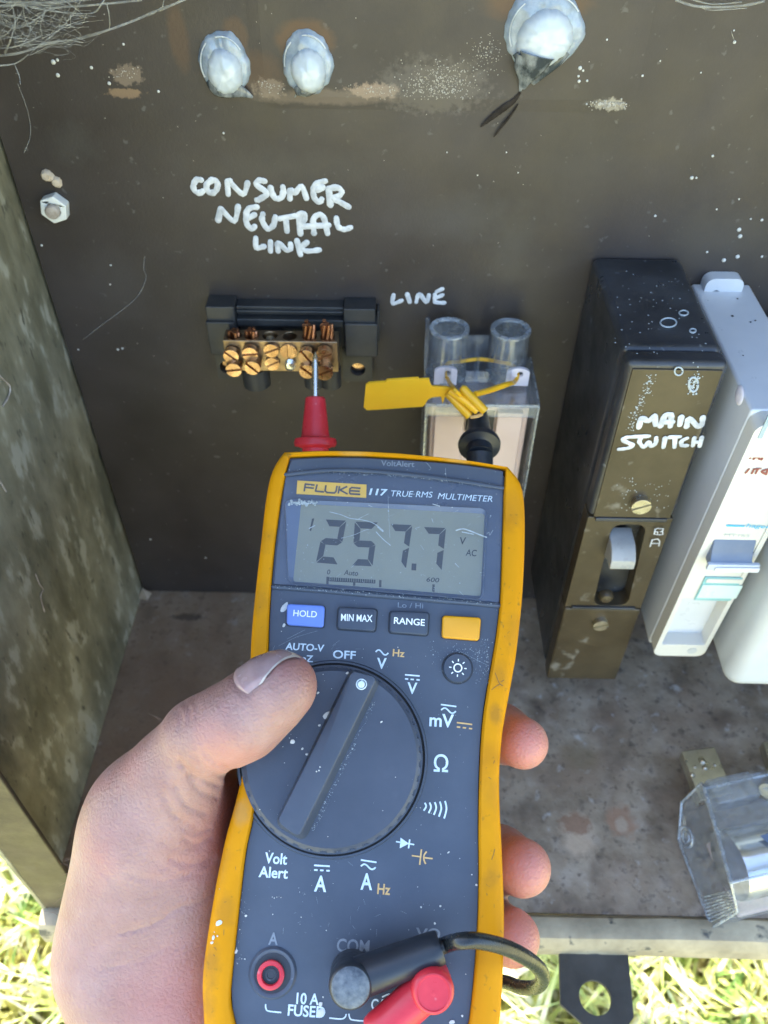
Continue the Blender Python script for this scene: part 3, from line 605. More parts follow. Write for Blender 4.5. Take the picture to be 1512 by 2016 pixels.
b = B(); b.prism(PANEL, [(SX0+.0022, zA+.0008), (SX1-.0020, zA+.0008), (SX1-.0020, SZ1-.0032), (SX0+.0022, SZ1-.0032)], -SY-.0007, -SY); b.build('front_plate', m_bakef, t, bevel=.0002)
b = B(); b.box((SX0+.0001, SY+.0088, SZ0+.0004), (SX1-.0001, SY, zB-.0002)); b.build('lower_cover', m_bakef, t, bevel=.0010, seg=3)
s = [oy(1207,1036,SY), oy(1274,1036,SY), oy(1236,1195,SY), oy(1168,1195,SY)]
slot = rquad([(s[3].x, s[3].z), (s[2].x, s[2].z), (s[1].x, s[1].z), (s[0].x, s[0].z)], .0050)
b = B(); b.prism(PANEL, [(SX0+.0002, zB), (SX1-.0002, zB), (SX1-.0002, zA-.0002), (SX0+.0002, zA-.0002)], -SY-.0088, -SY-.0008, holes=[slot]); b.build('toggle_surround', m_bakef, t, bevel=.0004)
b = B(); b.box((SX0+.003, SY-.0006, zA-.0012), (SX1-.003, SY+.002, zA+.0006)); b.build('ridge', m_bake, t, bevel=.0004)
b = B(); b.box((SX0+.003, SY-.0004, zB-.0004), (SX1-.003, SY+.002, zB+.0012)); b.build('ridge', m_bake, t, bevel=.0004)
b = B()      # toggle: curved lever leaning down
tg = [oy(1205,1060,SY-.004), oy(1243,1063,SY-.004)]; xa, xb = tg[0].x+.0008, tg[1].x+.0030; zc = tg[0].z - .0055
prof = [(SY+.007, zc-.014), (SY+.007, zc+.001), (SY-.002, zc+.0008), (SY-.0055, zc-.001), (SY-.0080, zc-.0035), (SY-.0086, zc-.0072), (SY-.0080, zc-.0085), (SY-.003, zc-.0085)]
b.loft([[Vector((xa, y, z)) for y, z in prof], [Vector((xb, y, z)) for y, z in prof]], True, True); b.build('toggle', m_bolt2, t, bevel=.0007, seg=3)
b = B(); c = oy(1192, 1170, SY+.003); b.lathe([(.0034,0),(.0032,.0018),(.0022,.003),(0,.0034)], c, (0,-1,0), 20); b.build('arc_chamber', m_bakef, t)
def slotscrew(px, py, y, r, ang, h, mat, parent, name='screw'):
    c = oy(px, py, y - h); c = Vector((c.x, y, c.z)); a = math.radians(ang); s = Vector((math.cos(a),0,math.sin(a))); q = Vector((-math.sin(a),0,math.cos(a))); b = B()
    Fm = Matrix(((s.x, q.x, 0, c.x), (s.y, q.y, -1, c.y), (s.z, q.z, 0, c.z), (0,0,0,1)))
    for sg in (1,-1):
        a0 = math.asin(.14); pts = [(r*math.cos(a0+(math.pi-2*a0)*k/14), r*math.sin(a0+(math.pi-2*a0)*k/14)*sg) for k in range(15)]
        b.prism(Fm, pts if sg > 0 else pts[::-1], h*.4, h)
    b.lathe([(r, -.0005), (r, h*.6), (0, h*.62)], c, (0,-1,0), 26); b.build(name, mat, parent, bevel=.0003)
slotscrew(1263, 999, SY, .0038, 24, .0028, m_screw, t); slotscrew(1183, 1233, SY, .0034, 22, .0022, m_screw, t)
pls = lambda x, y, i: oy(x, y, SY - .0003 - .00004*(i % 3))
MS = [[(280,200),(300,120),(330,115)], [(330,120),(370,140),(430,90)], [(430,95),(440,175)], [(485,190),(530,90),(580,80),(590,110),(580,190)], [(510,150),(600,150)], [(685,100),(670,175)], [(735,195),(760,115),(840,190),(880,170),(890,105)]]
SW = [[(375,285),(240,290),(150,300),(130,325),(220,370),(170,400),(90,410)], [(300,300),(285,340),(330,390),(370,340),(400,380),(440,350),(445,300)], [(530,300),(515,390)], [(570,295),(670,290)], [(625,300),(620,390)], [(740,305),(690,330),(690,370),(740,375)], [(810,300),(795,375)], [(880,295),(860,380)], [(800,345),(870,340)]]
HW('handwriting', (1200, 800), 4.846, MS, .00105, pls, t, m_paint); HW('handwriting', (1200, 800), 4.846, SW, .00082, pls, t, m_paint)
b = B()
def ln(pts, r, pl=pls, q=.3, nn=(0,-1,0), k=1): stroke(b, [pl(x, y, i) for i, (x, y) in enumerate(pts)], r, nn, q, 6, k)
for g_ in ([(1296,1040),(1290,1042),(1288,1052),(1294,1053),(1295,1047),(1289,1047)], [(1299,1041),(1306,1041),(1304,1046),(1300,1047)], [(1304,1046),(1305,1052),(1297,1053)], [(1280,1076),(1284,1063),(1295,1061),(1299,1066),(1297,1075)], [(1283,1070),(1297,1070)]): ln(g_, .00028)
b.build('rating_mark', m_paint, t)
b = B()      # dried rings and drips
def ring(px, py, rx, ry, pl, r=.0003):
    P = [pl(px + rx*math.cos(a), py + ry*math.sin(a), 0) for a in np.linspace(0, 6.1, 18)]; b.tube(P, r, 5)
ztop = lambda x, y, i=0: oz(x, y, SZ1+.0001)
ring(1316, 635, 16, 9, ztop); ring(1346, 616, 9, 5, ztop); ring(1364, 651, 6, 4, ztop); ring(1336, 731, 8, 8, lambda x, y, i: oy(x, y, SY-.0002)); ring(1365, 757, 9, 14, lambda x, y, i: oy(x, y, SY-.0002), .0004)
for k in range(60):
    p = oy(random.gauss(1363, 5), random.gauss(758, 9), SY-.0001); b.dome(p, (0,-1,0), random.uniform(.0001,.0004), .0002, 6)
for k in range(14):
    p = oy(random.gauss(1374, 4), random.gauss(735, 8), SY-.0001); b.dome(p, (0,-1,0), random.uniform(.0001,.0004), .0002, 6)
for k in range(60):
    p = oz(random.uniform(1210,1400), random.uniform(530,700), SZ1); b.dome(p, (0,0,1), random.uniform(.0001,.00035), .0001, 6)
for k in range(120):
    f = random.random(); p = oy(1285 - 45*f + random.gauss(0,6), 738 + 110*f, SY-.0001); b.dome(p, (0,-1,0), random.uniform(.0001,.0003), .0001, 6)
for k in range(50):
    p = oy(random.uniform(1200,1320), random.uniform(940,1010), SY-.0001); b.dome(p, (0,-1,0), random.uniform(.0001,.0003), .0001, 6)
b.build('dried_splashes', m_inkgrey, t)

# -------- white single breaker enclosure
t = thing('breaker_enclosure', 'narrow white plastic breaker enclosure with red pen writing and a blue grey lever', 'breaker enclosure', (.13, 0, .543))
EX0, EX1, EZ0, EZ1 = .1180, .1414, .5430, .6835
FY0, FY1 = -.0814, -.0885                  # front plane leans slightly
def fyz(z): return FY0 + (FY1-FY0)*(z-EZ0)/(EZ1-EZ0)
def ef(px, py, d=0):                       # on the leaning front
    z = .6
    for _ in range(6): p = oy(px, py, fyz(z)-d); z = p.z
    return p
b = B(); b.hexa([(EX0,0,EZ0+.004),(EX1,0,EZ0+.004),(EX1,0,EZ1),(EX0,0,EZ1)], [(EX0,FY0+.0064,EZ0+.0002),(EX1,FY0+.0064,EZ0+.0002),(EX1,FY1+.0064,EZ1-.0004),(EX0,FY1+.0064,EZ1-.0004)])
b.build('housing', m_white, t, bevel=.0012, seg=4)
EF = frame((0, FY0, EZ0), (1,0,0), (0, FY1-FY0, EZ1-EZ0))
eh = (Vector((0,FY1,EZ1))-Vector((0,FY0,EZ0))).length
def el(px, py): p = EF.inverted() @ ef(px, py); return (p.x, p.y)
rec = [el(1313,1262), el(1391,1262), el(1512,1025), el(1478,925)]
x0, x1 = EX0+.0016, EX1-.0016
b = B(); zl = el(1316,1268)[1]
b.prism(EF, rrect(EX0+.0002, .0002, EX1-.0002, eh-.001, .004), -.0066, .0003, holes=[rrect(x0+.0006, zl, x1-.0006, eh-.016, .001), circle(el(1359,1284)[0], el(1359,1284)[1], .0019, 20)][:1])
b.build('front_frame', m_cream, t, bevel=.0004)
zr0, zr1 = zl, el(1372,1180)[1]
b = B(); b.prism(EF, [(x0+.0007, zr1+.0002), (x1-.0007, zr1+.0002), (x1-.0007, eh-.0162), (x0+.0007, eh-.0162)], -.0060, -.0001); b.build('breaker_front', m_cream, t, bevel=.0002)
b = B(); b.prism(EF, circle(el(1362,1280)[0], el(1362,1280)[1], .0021, 20), -.001, .0005); b.build('screw_plug', m_grey, t)
def eq(name, a, c, h0, h1, mat, bev=.0003):
    (ax, ay), (cx, cy_) = el(*a), el(*c); b = B(); b.prism(EF, [(min(ax,cx),min(ay,cy_)),(max(ax,cx),min(ay,cy_)),(max(ax,cx),max(ay,cy_)),(min(ax,cx),max(ay,cy_))], h0, h1); return b.build(name, mat, t, bevel=bev)
eq('label_holder', (1366,1180), (1462,1136), -.0001, .0006, m_teal); eq('label_insert', (1371,1174), (1462,1150), .0006, .0009, m_paleteal); eq('label_insert', (1388,1144), (1462,1138), .0006, .0009, m_cream)
eq('indicator', (1421,1121), (1438,1113), -.0001, .0004, m_grey); eq('indicator', (1441,1121), (1458,1113), -.0001, .0004, m_grey)
eq('peep_window', (1499,862), (1512,815), -.0001, .0006, m_bbl)
# lever
(l0, l1), (l2, l3) = el(1402,1100), el(1506,1060)
lx0, lx1 = x0+.0012, x1+.001
lv = [(-.0008, l1+.0125), (.0006, l1+.0105), (.0018, l1+.0070), (.0036, l1+.0040), (.0048, l1+.003), (.0046, l1+.0005), (.0020, l1), (-.0008, l1)]
b = B(); b.loft([[EF @ Vector((lx0+.001, z, h)) for h, z in lv], [EF @ Vector((lx1-.003, z, h)) for h, z in lv]], True, True); b.build('toggle', m_blue, t, bevel=.0004)
b = B(); b.prism(EF, [(lx0, l1-.0002), (lx1, l1-.0002), (lx1, l1+.0032), (lx0, l1+.0032)], .0040, .0056); b.build('lever_bar', m_greyblue, t, bevel=.0005)
b = B(); b.prism(EF, [(lx0+.003, l1-.0004), (lx1, l1-.0004), (lx1, l1+.0022), (lx0+.003, l1+.0018)], .0057, .0062); b.build('lever_face', m_white, t, bevel=.0003)
efp = lambda x, y, i: ef(x, y, .0002)
b = B(); en = (0, -(EZ1-EZ0), FY1-FY0)
for g_ in ([(1432,1035),(1464,1036)],): stroke(b, [efp(x, y+dy, 0) for dy in (0,) for x, y in g_], .0005, en, .2, 6, 1)
text(b, 'hager', ef(1466,1040,.0004), ef(1512,1043,.0004), (0,0,1), .0024, .2, .01); b.build('maker_print', m_inkblue, t)
b = B(); text(b, 'MT163', ef(1425,1056,.0004), ef(1474,1058,.0004), (0,0,1), .0013, 0, 0); b.build('faint_print', m_inkgrey, t)
RED = [[(1385,390),(1420,350),(1440,395)], [(1400,380),(1435,378)], [(1450,355),(1512,350)], [(1480,355),(1470,400)], [(1525,350),(1518,400)], [(1345,455),(1340,495)], [(1375,505),(1410,465),(1430,505)], [(1390,490),(1430,487)], [(1450,510),(1465,480),(1490,475)], [(1300,635),(1330,600)], [(1358,640),(1378,600)], [(1385,600),(1440,595)], [(1415,600),(1395,640)], [(1490,605),(1452,622),(1490,648)], [(1510,600),(1495,650)]]
b = B()
for s_ in RED: stroke(b, [efp(1200+x/4.846, 800+y/4.846, 0) for x, y in s_], .00042, en, .2, 6, 3)
b.build('handwriting', m_ink, t)
b = B(); lx, lz = oy(1421,575,-.006).x, oy(1421,575,-.006).z
b.prism(PANEL, rrect(lx-.0072, EZ1-.006, lx+.0078, lz+.0058, .0034), .0002, .0062, holes=[circle(lx-.0024, lz-.0008, .0017, 20)]); b.build('fixing_lug', m_white, t, bevel=.0006)
b = B()
for px, py, r in ((1442,622,.0006),(1478,634,.0004),(1487,631,.0004),(1463,700,.0003),(1452,588,.0004)): b.dome(oz(px, py, EZ1), (0,0,1), r, .0002, 8)
b.build('dirt_specks', m_dark, t)
b = B(); b.dome(ox(1456,778,EX0), (-1,0,0), .0035, .0006, 20); b.build('side_knockout', m_lilac, t)

# -------- larger grey-white enclosure at the right
t = thing('switch_enclosure', 'larger rounded white enclosure with a smoky window, cut off by the right edge', 'enclosure', (.17, 0, .544))
b = B(); b.hexa([(.1462,0,.5445),(.225,0,.5445),(.225,0,.672),(.1462,0,.672)], [(.1445,-.1000,.5450),(.225,-.1000,.5450),(.225,-.1000,.668),(.1445,-.1000,.668)]); b.build('housing', m_grey, t, bevel=.007, seg=5)
b = B(); b.prism(PANEL, rrect(.1485, .592, .219, .655, .008), .0990, .1030); b.build('window_cover', m_smoke, t, bevel=.002, seg=3)
b = B(); b.prism(PANEL, rrect(.153, .598, .214, .649, .005), .0992, .1012); b.build('rotary_plate', m_bdark, t, bevel=.0005)

# -------- loose fuse carrier on the tray
F0 = oz(1401,1827,FZ); F1 = oz(1512,1800,FZ); E1 = (F1-F0).normalized(); E2 = Vector((-E1.y, E1.x, 0))
t = thing('fuse_carrier', 'loose clear covered fuse carrier with a polished barrel lying on the tray floor', 'fuse carrier', F0)
sidepx = [(1401,1827,.0006),(1336,1654,.002),(1342,1580,.015),(1380,1542,.030),(1387,1552,.0315),(1439,1738,.032),(1452,1795,.018)]
side = [oz(x, y, FZ+h) for x, y, h in sidepx]; Lx = E1*.055
b = B(); n = len(side); inn = []
cen = sum(side, Vector())/n
b.add(side + [p + Lx for p in side], [tuple(range(n))] + [tuple(range(2*n-1, n-1, -1))] + [(i, (i+1) % n, n+(i+1) % n, n+i) for i in range(n)])
b.build('clear_cover', m_clear2, t, smooth=30, bevel=.0012, seg=3)
for k, (p, q) in enumerate(((0,1),(1,2),(2,3),(3,4),(4,5),(5,6),(6,0))):
    b = B(); b.tube([side[p], side[q]], .0006 if k != 4 else .0009, 8); b.build('cover_edge', m_frost, t)
b = B(); b.tube([side[4], side[4]+Lx], .0007, 8); b.build('cover_edge', m_frost, t); b = B(); b.tube([side[5], side[5]+Lx], .0006, 8); b.build('cover_edge', m_frost, t)
b = B(); st = side[3] + E1*.001; b.hexa([st+E1*.001-E2*.010-Vector((0,0,.010)), st+E1*.021-E2*.010-Vector((0,0,.010)), st+E1*.021-Vector((0,0,.010)), st+E1*.001-Vector((0,0,.010))], [st-E2*.012+Vector((0,0,.0045)), st+E1*.021-E2*.012+Vector((0,0,.0045)), st+E1*.021+Vector((0,0,.003)), st+Vector((0,0,.003))]); b.build('cover_step', m_clear2, t, bevel=.0008)
b = B(); ax = F0 + E2*.0175 + E1*.0118 + Vector((0,0,.0165)); b.lathe([(.009,0),(.0142,.0006),(.0146,.002),(.0146,.043),(.010,.044)], ax, E1, 64); b.build('fuse_barrel', m_chrome, t)
b = B(); b.hexa([F0+E1*.012+E2*.001+Vector((0,0,.0008)), F0+E1*.053+E2*.001+Vector((0,0,.0008)), F0+E1*.053+E2*.033+Vector((0,0,.0008)), F0+E1*.014+E2*.033+Vector((0,0,.0008))],
             [F0+E1*.012+E2*.001+Vector((0,0,.004)), F0+E1*.053+E2*.001+Vector((0,0,.004)), F0+E1*.053+E2*.033+Vector((0,0,.004)), F0+E1*.014+E2*.033+Vector((0,0,.004))]); b.build('carrier_base', m_pinkw, t, bevel=.001)
b = B()
for k in range(9):
    f = k/8; a = side[0].lerp(side[1], .02 + .30*f) + (side[6]-side[0])*.06 - E1*.0004; c = side[6].lerp(side[5], .75*f) - E1*.0004
    if k: b.tube([a.lerp(c, .0), a.lerp(c, .95)], .00035, 6)
b.build('ribbing', m_frost, t)
b = B(); c = oz(1354,1648,FZ+.008); nr = (side[0]-side[1]).cross(side[3]-side[1]).normalized()
u_ = (side[0]-side[1]).normalized(); v_ = nr.cross(u_)
for rr in (.0045, .0022): b.tube([c - nr*.001*(1 if nr.x > 0 else -1) + (u_*math.cos(a)+v_*math.sin(a))*rr for a in np.linspace(0, 6.0, 20)], .0005, 6)
b.build('seal_eye', m_frost, t)
for q in ([(1342,1479),(1407,1470),(1433,1533),(1367,1547)], [(1502,1460),(1560,1452),(1585,1515),(1520,1526)]):
    tp = [oz(x, y, FZ+.020) for x, y in q]; b = B(); back = (tp[2]-tp[1])*.45
    tp = [tp[0], tp[1], tp[2]+back, tp[3]+back]
    b.hexa([p - Vector((0,0,.006)) for p in tp], tp); b.build('blade_terminal', m_lug, t, bevel=.0005)
    if q[0][0] < 1400:
        b = B()
        for px, py, r in ((1383,1500,.0017),(1368,1510,.0009),(1407,1506,.0009),(1363,1525,.0012),(1388,1512,.0014)): b.dome(oz(px, py, FZ+.020), (0,0,1), r, r*.7, 10)
        b.build('solder_blob', m_screw, t, smooth=60)
b = B(); b.lathe([(.0035,0),(.0035,.002),(.0020,.002),(.0020,.0005)], oz(1508,1562,FZ+.032), (0,0,1), 24); b.build('cover_screw', m_screw, t)
b = B(); a = oz(1495,1645,FZ+.033); b.add([a, a+E1*.02, a+E1*.02+E2*-.006+Vector((0,0,0)), a+E1*.003+E2*-.006], [(0,1,2,3)]); b.build('blue_label', m_blue, t)
#@@METER
# -------- multimeter: plane of its front face
def cw(px, py, Z): return np.array([(px-CX)*Z/FPX, (CY-py)*Z/FPX, -Z])
_a, _b = cw(777, 1000, .260), cw(695, 1960, .223)
_v = _a - _b; _v /= np.linalg.norm(_v); _u = np.array([_v[1], -_v[0], 0]); _u /= np.linalg.norm(_u)
_o = _a + (_b - _a)*.5
MW = frame(Vector(CAM + RM @ _o), Vector(RM @ _u), Vector(RM @ _v))
MI = MW.inverted(); MN = Vector((MW[0][2], MW[1][2], MW[2][2])); MU = Vector((MW[0][1], MW[1][1], MW[2][1]))
_ci = MI @ Vector(CAM)
def m(px, py, h=0.0):                      # (u, v) on the meter at height h over its face
    r = (MI.to_3x3() @ Vector(ray(px, py))); k = (h - _ci.z)/r.z; p = _ci + r*k; return (p.x, p.y)
def mw(px, py, h=0.0): a = m(px, py, h); return MW @ Vector((a[0], a[1], h))
def mb(pts, h=0.0): return [m(x, y, h) for x, y in pts]
def resamp(P, n):
    P = np.array(P, float); s = np.r_[0, np.cumsum(np.linalg.norm(np.diff(P, axis=0), axis=1))]; q = np.linspace(0, s[-1], n)
    return np.c_[np.interp(q, s, P[:,0]), np.interp(q, s, P[:,1])]
def smooth2(P, k=2):
    for _ in range(k):
        Q = P.copy(); Q[1:-1] = (P[:-2] + 2*P[1:-1] + P[2:])/4; P = Q
    return P
mt = thing('multimeter', 'digital multimeter in a scuffed yellow holster showing 257.7 V, held in a left hand', 'multimeter', MW)
RH = .0022
oL = mb([(557,888),(541,905),(528,937),(519,990),(512.6,1052),(500,1160),(492,1240),(489.5,1290),(487,1380),(482,1450),(472,1530),(455,1600),(441,1645),(422,1735),(405,1836),(396,1900),(392,1940),(395,2000)], RH)
oR = mb([(1000,918),(1021,931),(1034,960),(1038,1010),(1038,1055),(1036,1120),(1032,1186),(1021,1290),(1008,1360),(993,1440),(987,1511),(987,1560),(988.6,1607),(992,1660),(997,1780),(997.7,1830),(995,1940),(990,2010)], RH)
iL = mb([(571,901),(562,935),(553,987),(541,1075),(534,1151),(529,1230),(527.5,1300),(523,1380),(515,1500),(505,1570),(496,1625),(485,1665),(474,1760),(466,1836),(456,1930),(452,1978),(461,2004)])
iR = mb([(995,925),(992,960),(990,1030),(988,1100),(985,1187),(977,1255),(965,1325),(957,1370),(950,1420),(945.6,1483),(943,1560),(942,1640),(943,1720),(941.5,1800),(937,1880),(930,1960),(924,2010)])
oT = mb([(557,888),(620,884.5),(700,885),(780,889),(860,897),(930,906),(1000,918)], RH); iT = mb([(571,901),(640,898),(720,899),(790,903),(860,908),(930,915),(995,925)])
vb = oT[3][1] - .187
oB = [oL[-1], (oL[-1][0]+.003, vb+.006), (oL[-1][0]+.012, vb+.0005), (0, vb), (oR[-1][0]-.012, vb+.0005), (oR[-1][0]-.003, vb+.006), oR[-1]]
iB = [iL[-1], (iL[-1][0]+.004, vb+.011), (iL[-1][0]+.010, vb+.008), (0, vb+.008), (iR[-1][0]-.010, vb+.008), (iR[-1][0]-.004, vb+.011), iR[-1]]
def loop(Lf, Bt, Rt, Tp):
    a = smooth2(resamp(Lf, 70)); b_ = smooth2(resamp(Bt, 50)); c = smooth2(resamp(Rt, 70)); d = smooth2(resamp(Tp, 50))
    return np.vstack([a[:-1], b_[:-1], c[::-1][:-1], d[::-1][:-1]])
OUT = loop(oL, oB, oR, oT); INN = loop(iL, iB, iR, iT)
def ringm(P, h): return [MW @ Vector((x, y, h)) for x, y in P]
def lerp(f): return INN*(1-f) + OUT*f
ctrm = OUT.mean(0)
def shrink(P, d): 
    q = P - ctrm; r = np.linalg.norm(q, axis=1, keepdims=True); return ctrm + q*(1 - d/r)
b = B()
b.loft([ringm(INN, -.0022), ringm(INN, RH-.0006), ringm(lerp(.07), RH), ringm(lerp(.55), RH), ringm(lerp(.80), RH-.0005), ringm(lerp(.94), RH-.0018), ringm(OUT, RH-.0045), ringm(OUT, -.012),
        ringm(shrink(OUT, .0006), -.026), ringm(shrink(OUT, .003), -.034), ringm(shrink(OUT, .007), -.038)], False, True)
hs_ = lambda px, py, r, c, op, ns=200: ((lambda p: (p.x, p.y, p.z))(mw(px, py, RH)), (r, r*1.6, r*1.6), ns, 1.6, .7, c, op)
GR = (.22, .11, .025)
m_hol = M('yellow_holster_rubber', (.60,.243,.002), (.65,.272,.004), 40, .5, spec=.12, rvar=.06, bump=.14, bscale=420, spots=((45,.60,.78,(.47,.19,.008)),(380,.66,.76,(.36,.17,.015)),(9,.56,.80,(.55,.22,.004))), detail=8,
  stains=[hs_(412,1900,.004,GR,0.45), hs_(405,1985,.004,GR,0.42), hs_(445,1790,.003,GR,0.30), hs_(975,1405,.0025,GR,0.48), hs_(970,1725,.003,GR,0.30), hs_(1015,1000,.006,GR,0.21), hs_(1020,1240,.005,GR,0.21), hs_(985,1330,.003,GR,0.30), hs_(475,1600,.003,(.42,.24,.08),0.48), hs_(505,1180,.004,GR,0.24), hs_(520,1060,.004,GR,0.21), hs_(968,1560,.004,GR,0.21), hs_(430,1700,.004,GR,0.24), hs_(700,886,.006,(.66,.40,.12),0.36), hs_(900,902,.005,(.66,.40,.12),0.36)])
b.build('holster', m_hol, mt, smooth=50)
b = B(); b.prism(MW, [tuple(p) for p in shrink(INN, .00035)[::2]], -.0015, 0); b.build('face', m_face, mt, bevel=.0006)
b = B(); b.loft([ringm(shrink(INN, .0003), -.0010), ringm(shrink(INN, -.0001), -.0012)], False, False); b.build('gap_shadow_line', m_dark, mt)
# upper housing over the display + lens
HT = .0012
topb = mb([(574,905),(640,901),(720,902),(790,906),(860,911),(930,918),(991,928),(989,958),(930,949),(863,939),(800,932),(748,927),(690,924),(633,924),(564,932)], HT)
b = B(); b.prism(MW, topb[::-1], -.001, HT); b.build('top_band', m_face, mt, bevel=.0007)
lens = mb([(563,938),(633,929),(690,928.5),(748,931),(800,936),(863,943),(930,952),(988,963),(986,1060),(981,1186),(860,1176),(700,1163),(540,1150),(548,1060)], HT)
b = B(); b.prism(MW, lens[::-1], .0001, .0004); b.build('display_surround', m_lensf, mt)
o_ = mb([(559,984),(960,1003),(951,1182),(566,1150)], .0006); i_ = mb([(593,992),(954,1012),(946,1174),(577,1145)], .0003)
RO = [(p[0], p[1]) for p in rquad(o_[::-1], .0025)]; RI = rquad(i_[::-1], .0010)
b = B(); b.loft([[MW @ Vector((*p, .0008)) for p in RO], [MW @ Vector((p[0]*.985 + ctrm[0]*0, p[1], .0016)) for p in RO], [MW @ Vector((*p, .00052)) for p in RI]], False, False); b.build('lcd_bezel', m_bezel, mt, smooth=20)
b = B(); b.prism(MW, RI, .0003, .0005); lcd = b.build('lcd', m_lcd, mt)
z8 = lambda x, y: (480 + x/2.607, 860 + y/2.607)
hs = .00056
def poly(b, pts, h, th=.00004): 
    P = mb(pts, h); a = sum(P[i][0]*P[(i+1) % len(P)][1] - P[(i+1) % len(P)][0]*P[i][1] for i in range(len(P)))
    b.prism(MW, P if a > 0 else P[::-1], h-th, h)
def digit(b, q, segs, t=.150):
    q = [np.array(z8(*p)) for p in q]      # TL TR BR BL
    g = lambda x, y: tuple((q[0]*(1-x) + q[1]*x)*(1-y) + (q[3]*(1-x) + q[2]*x)*y)
    w, e = t*1.75, .012; H = t
    S = {'a': [(.03,0),(.97,0),(1-w,H),(w,H)], 'g': [(.02,.5),(w*.8,.5-H*.5),(1-w*.8,.5-H*.5),(.98,.5),(1-w*.8,.5+H*.5),(w*.8,.5+H*.5)], 'd': [(w,1-H),(1-w,1-H),(.97,1),(.03,1)],
         'f': [(0,.02),(w,H+e),(w,.5-H*.5-e),(0,.5-e)], 'b': [(1,.02),(1,.5-e),(1-w,.5-H*.5-e),(1-w,H+e)], 'e': [(0,.5+e),(w,.5+H*.5+e),(w,1-H-e),(0,.98)], 'c': [(1,.5+e),(1,.98),(1-w,1-H-e),(1-w,.5+H*.5+e)]}
    for s_ in segs: poly(b, [g(*p) for p in S[s_]], hs)
b = B()
digit(b, [(418,424),(527,430),(484,655),(370,645)], 'abged'); digit(b, [(570,435),(692,440),(660,665),(555,660)], 'afgcd')
digit(b, [(752,448),(865,453),(832,680),(722,672)], 'abc'); digit(b, [(922,463),(1038,468),(1015,688),(898,680)], 'abc')
poly(b, [z8(*p) for p in ((862,650),(886,651),(884,686),(860,685))], hs); poly(b, [z8(*p) for p in ((350,420),(362,418),(345,485),(338,480))], hs)
for k in range(22):
    x = 432 + k*11.2; y = 720 + k*.62; poly(b, [z8(*p) for p in ((x,y),(x+8.5,y+.4),(x+8,y+20),(x-.5,y+19.6))], hs)
for x, y0, y1 in ((424,718,758),(561,745,765),(695,735,772),(968,757,795)): poly(b, [z8(*p) for p in ((x,y0),(x+12,y0+.6),(x+11,y1),(x-1,y1-.6))], hs)
poly(b, [z8(*p) for p in ((440,738),(675,749),(675,753),(440,742))], hs)
MV = lambda: MU
for s_, L, R, h in (('V',(1105,552),(1137,553),38),('AC',(1138,610),(1192,614),35),('0',(425,706),(441,707),26),('Auto',(513,709),(585,714),28),('600',(935,743),(1000,748),24)):
    text(b, s_, mw(*z8(*L), hs), mw(*z8(*R), hs), MU, h/2.607*.255/FPX, .12 if s_ != '600' else .2, .012)
b.build('lcd_segments', m_seg, lcd, smooth=0)
# printed badge and name
b = B(); poly(b, [(585.5,946),(721.6,954),(721,979.7),(583.6,972)], .0009, .0004); bd = b.build('badge', m_badge, mt)
b = B()
def bar(p, q, w_, h, pts=None): stroke(b, [mw(*p, h), mw(*q, h)], w_, MN, .06, 6, 1)
fk = lambda x, y: (540 + x/6.3, 880 + y/6.3)
FL = [[(372,545),(385,460),(495,472)],[(378,500),(485,511)],[(530,470),(512,547),(612,557)],[(640,480),(630,545),(655,565),(745,570),(765,552),(778,487)],[(808,490),(795,572)],[(900,492),(815,532),(905,582)],[(1065,512),(960,503),(938,520),(935,570),(945,582),(1060,588)],[(945,543),(1055,549)]]
for s_ in FL:
    for p, q in zip(s_[:-1], s_[1:]):
        P, Q = np.array(fk(*p)), np.array(fk(*q)); d = (Q-P)/np.linalg.norm(Q-P); nn = np.array([-d[1], d[0]])*1.65; P = P - d*.9; Q = Q + d*.9
        poly(b, [P+nn, Q+nn, Q-nn, P-nn], .00100 + .000012*random.random())
b.build('badge_lettering', m_badgek, bd, smooth=0)
hT = .0009
def T(b, s_, L, R, cap, h=.00012, sh=0, bold=.02):
    zl = (CAM - np.array(mw(*L, h))); Zd = float(np.linalg.norm(zl)) ; Zc = -float((RM.T @ -zl)[2])
    text(b, s_, mw(*L, h), mw(*R, h), MU, cap*Zc/FPX*1.02, sh, bold)
b = B(); T(b, '117', (726,974.5), (760,976.2), 13.5, hT, .22, .03); T(b, 'TRUE RMS', (767.7,977), (850,979.8), 12, hT, .22, 0); T(b, 'MULTIMETER', (861.7,982), (969.5,988.3), 12, hT, .22, 0); b.build('model_lettering', m_tx, mt, smooth=0)
b = B(); T(b, 'VoltAlert', (750,917), (815.6,919.6), 11.5, HT+.0001, 0, .012); b.build('faint_lettering', m_txg, mt, smooth=0)
b = B(); b.prism(MW, [tuple(p) for p in lens[::-1]], .0019, .00195); b.build('display_lens', m_lens, mt)
# light rim around the lens and the worn lower ridge
b = B()
stroke(b, [mw(x, y, .0018) for x, y in ((562,934),(633,926.5),(690,926),(748,929),(800,934),(863,941),(930,950.5),(989,960.5))], .0006, MN, .6, 8, 5)
b.build('lens_edge', m_face, mt); 
b = B(); stroke(b, [mw(x, y, .0006) for x, y in ((538,1155),(700,1168),(860,1181.5),(982,1192))], .0008, MN, .9, 8, 4); b.build('lens_edge', m_face, mt)
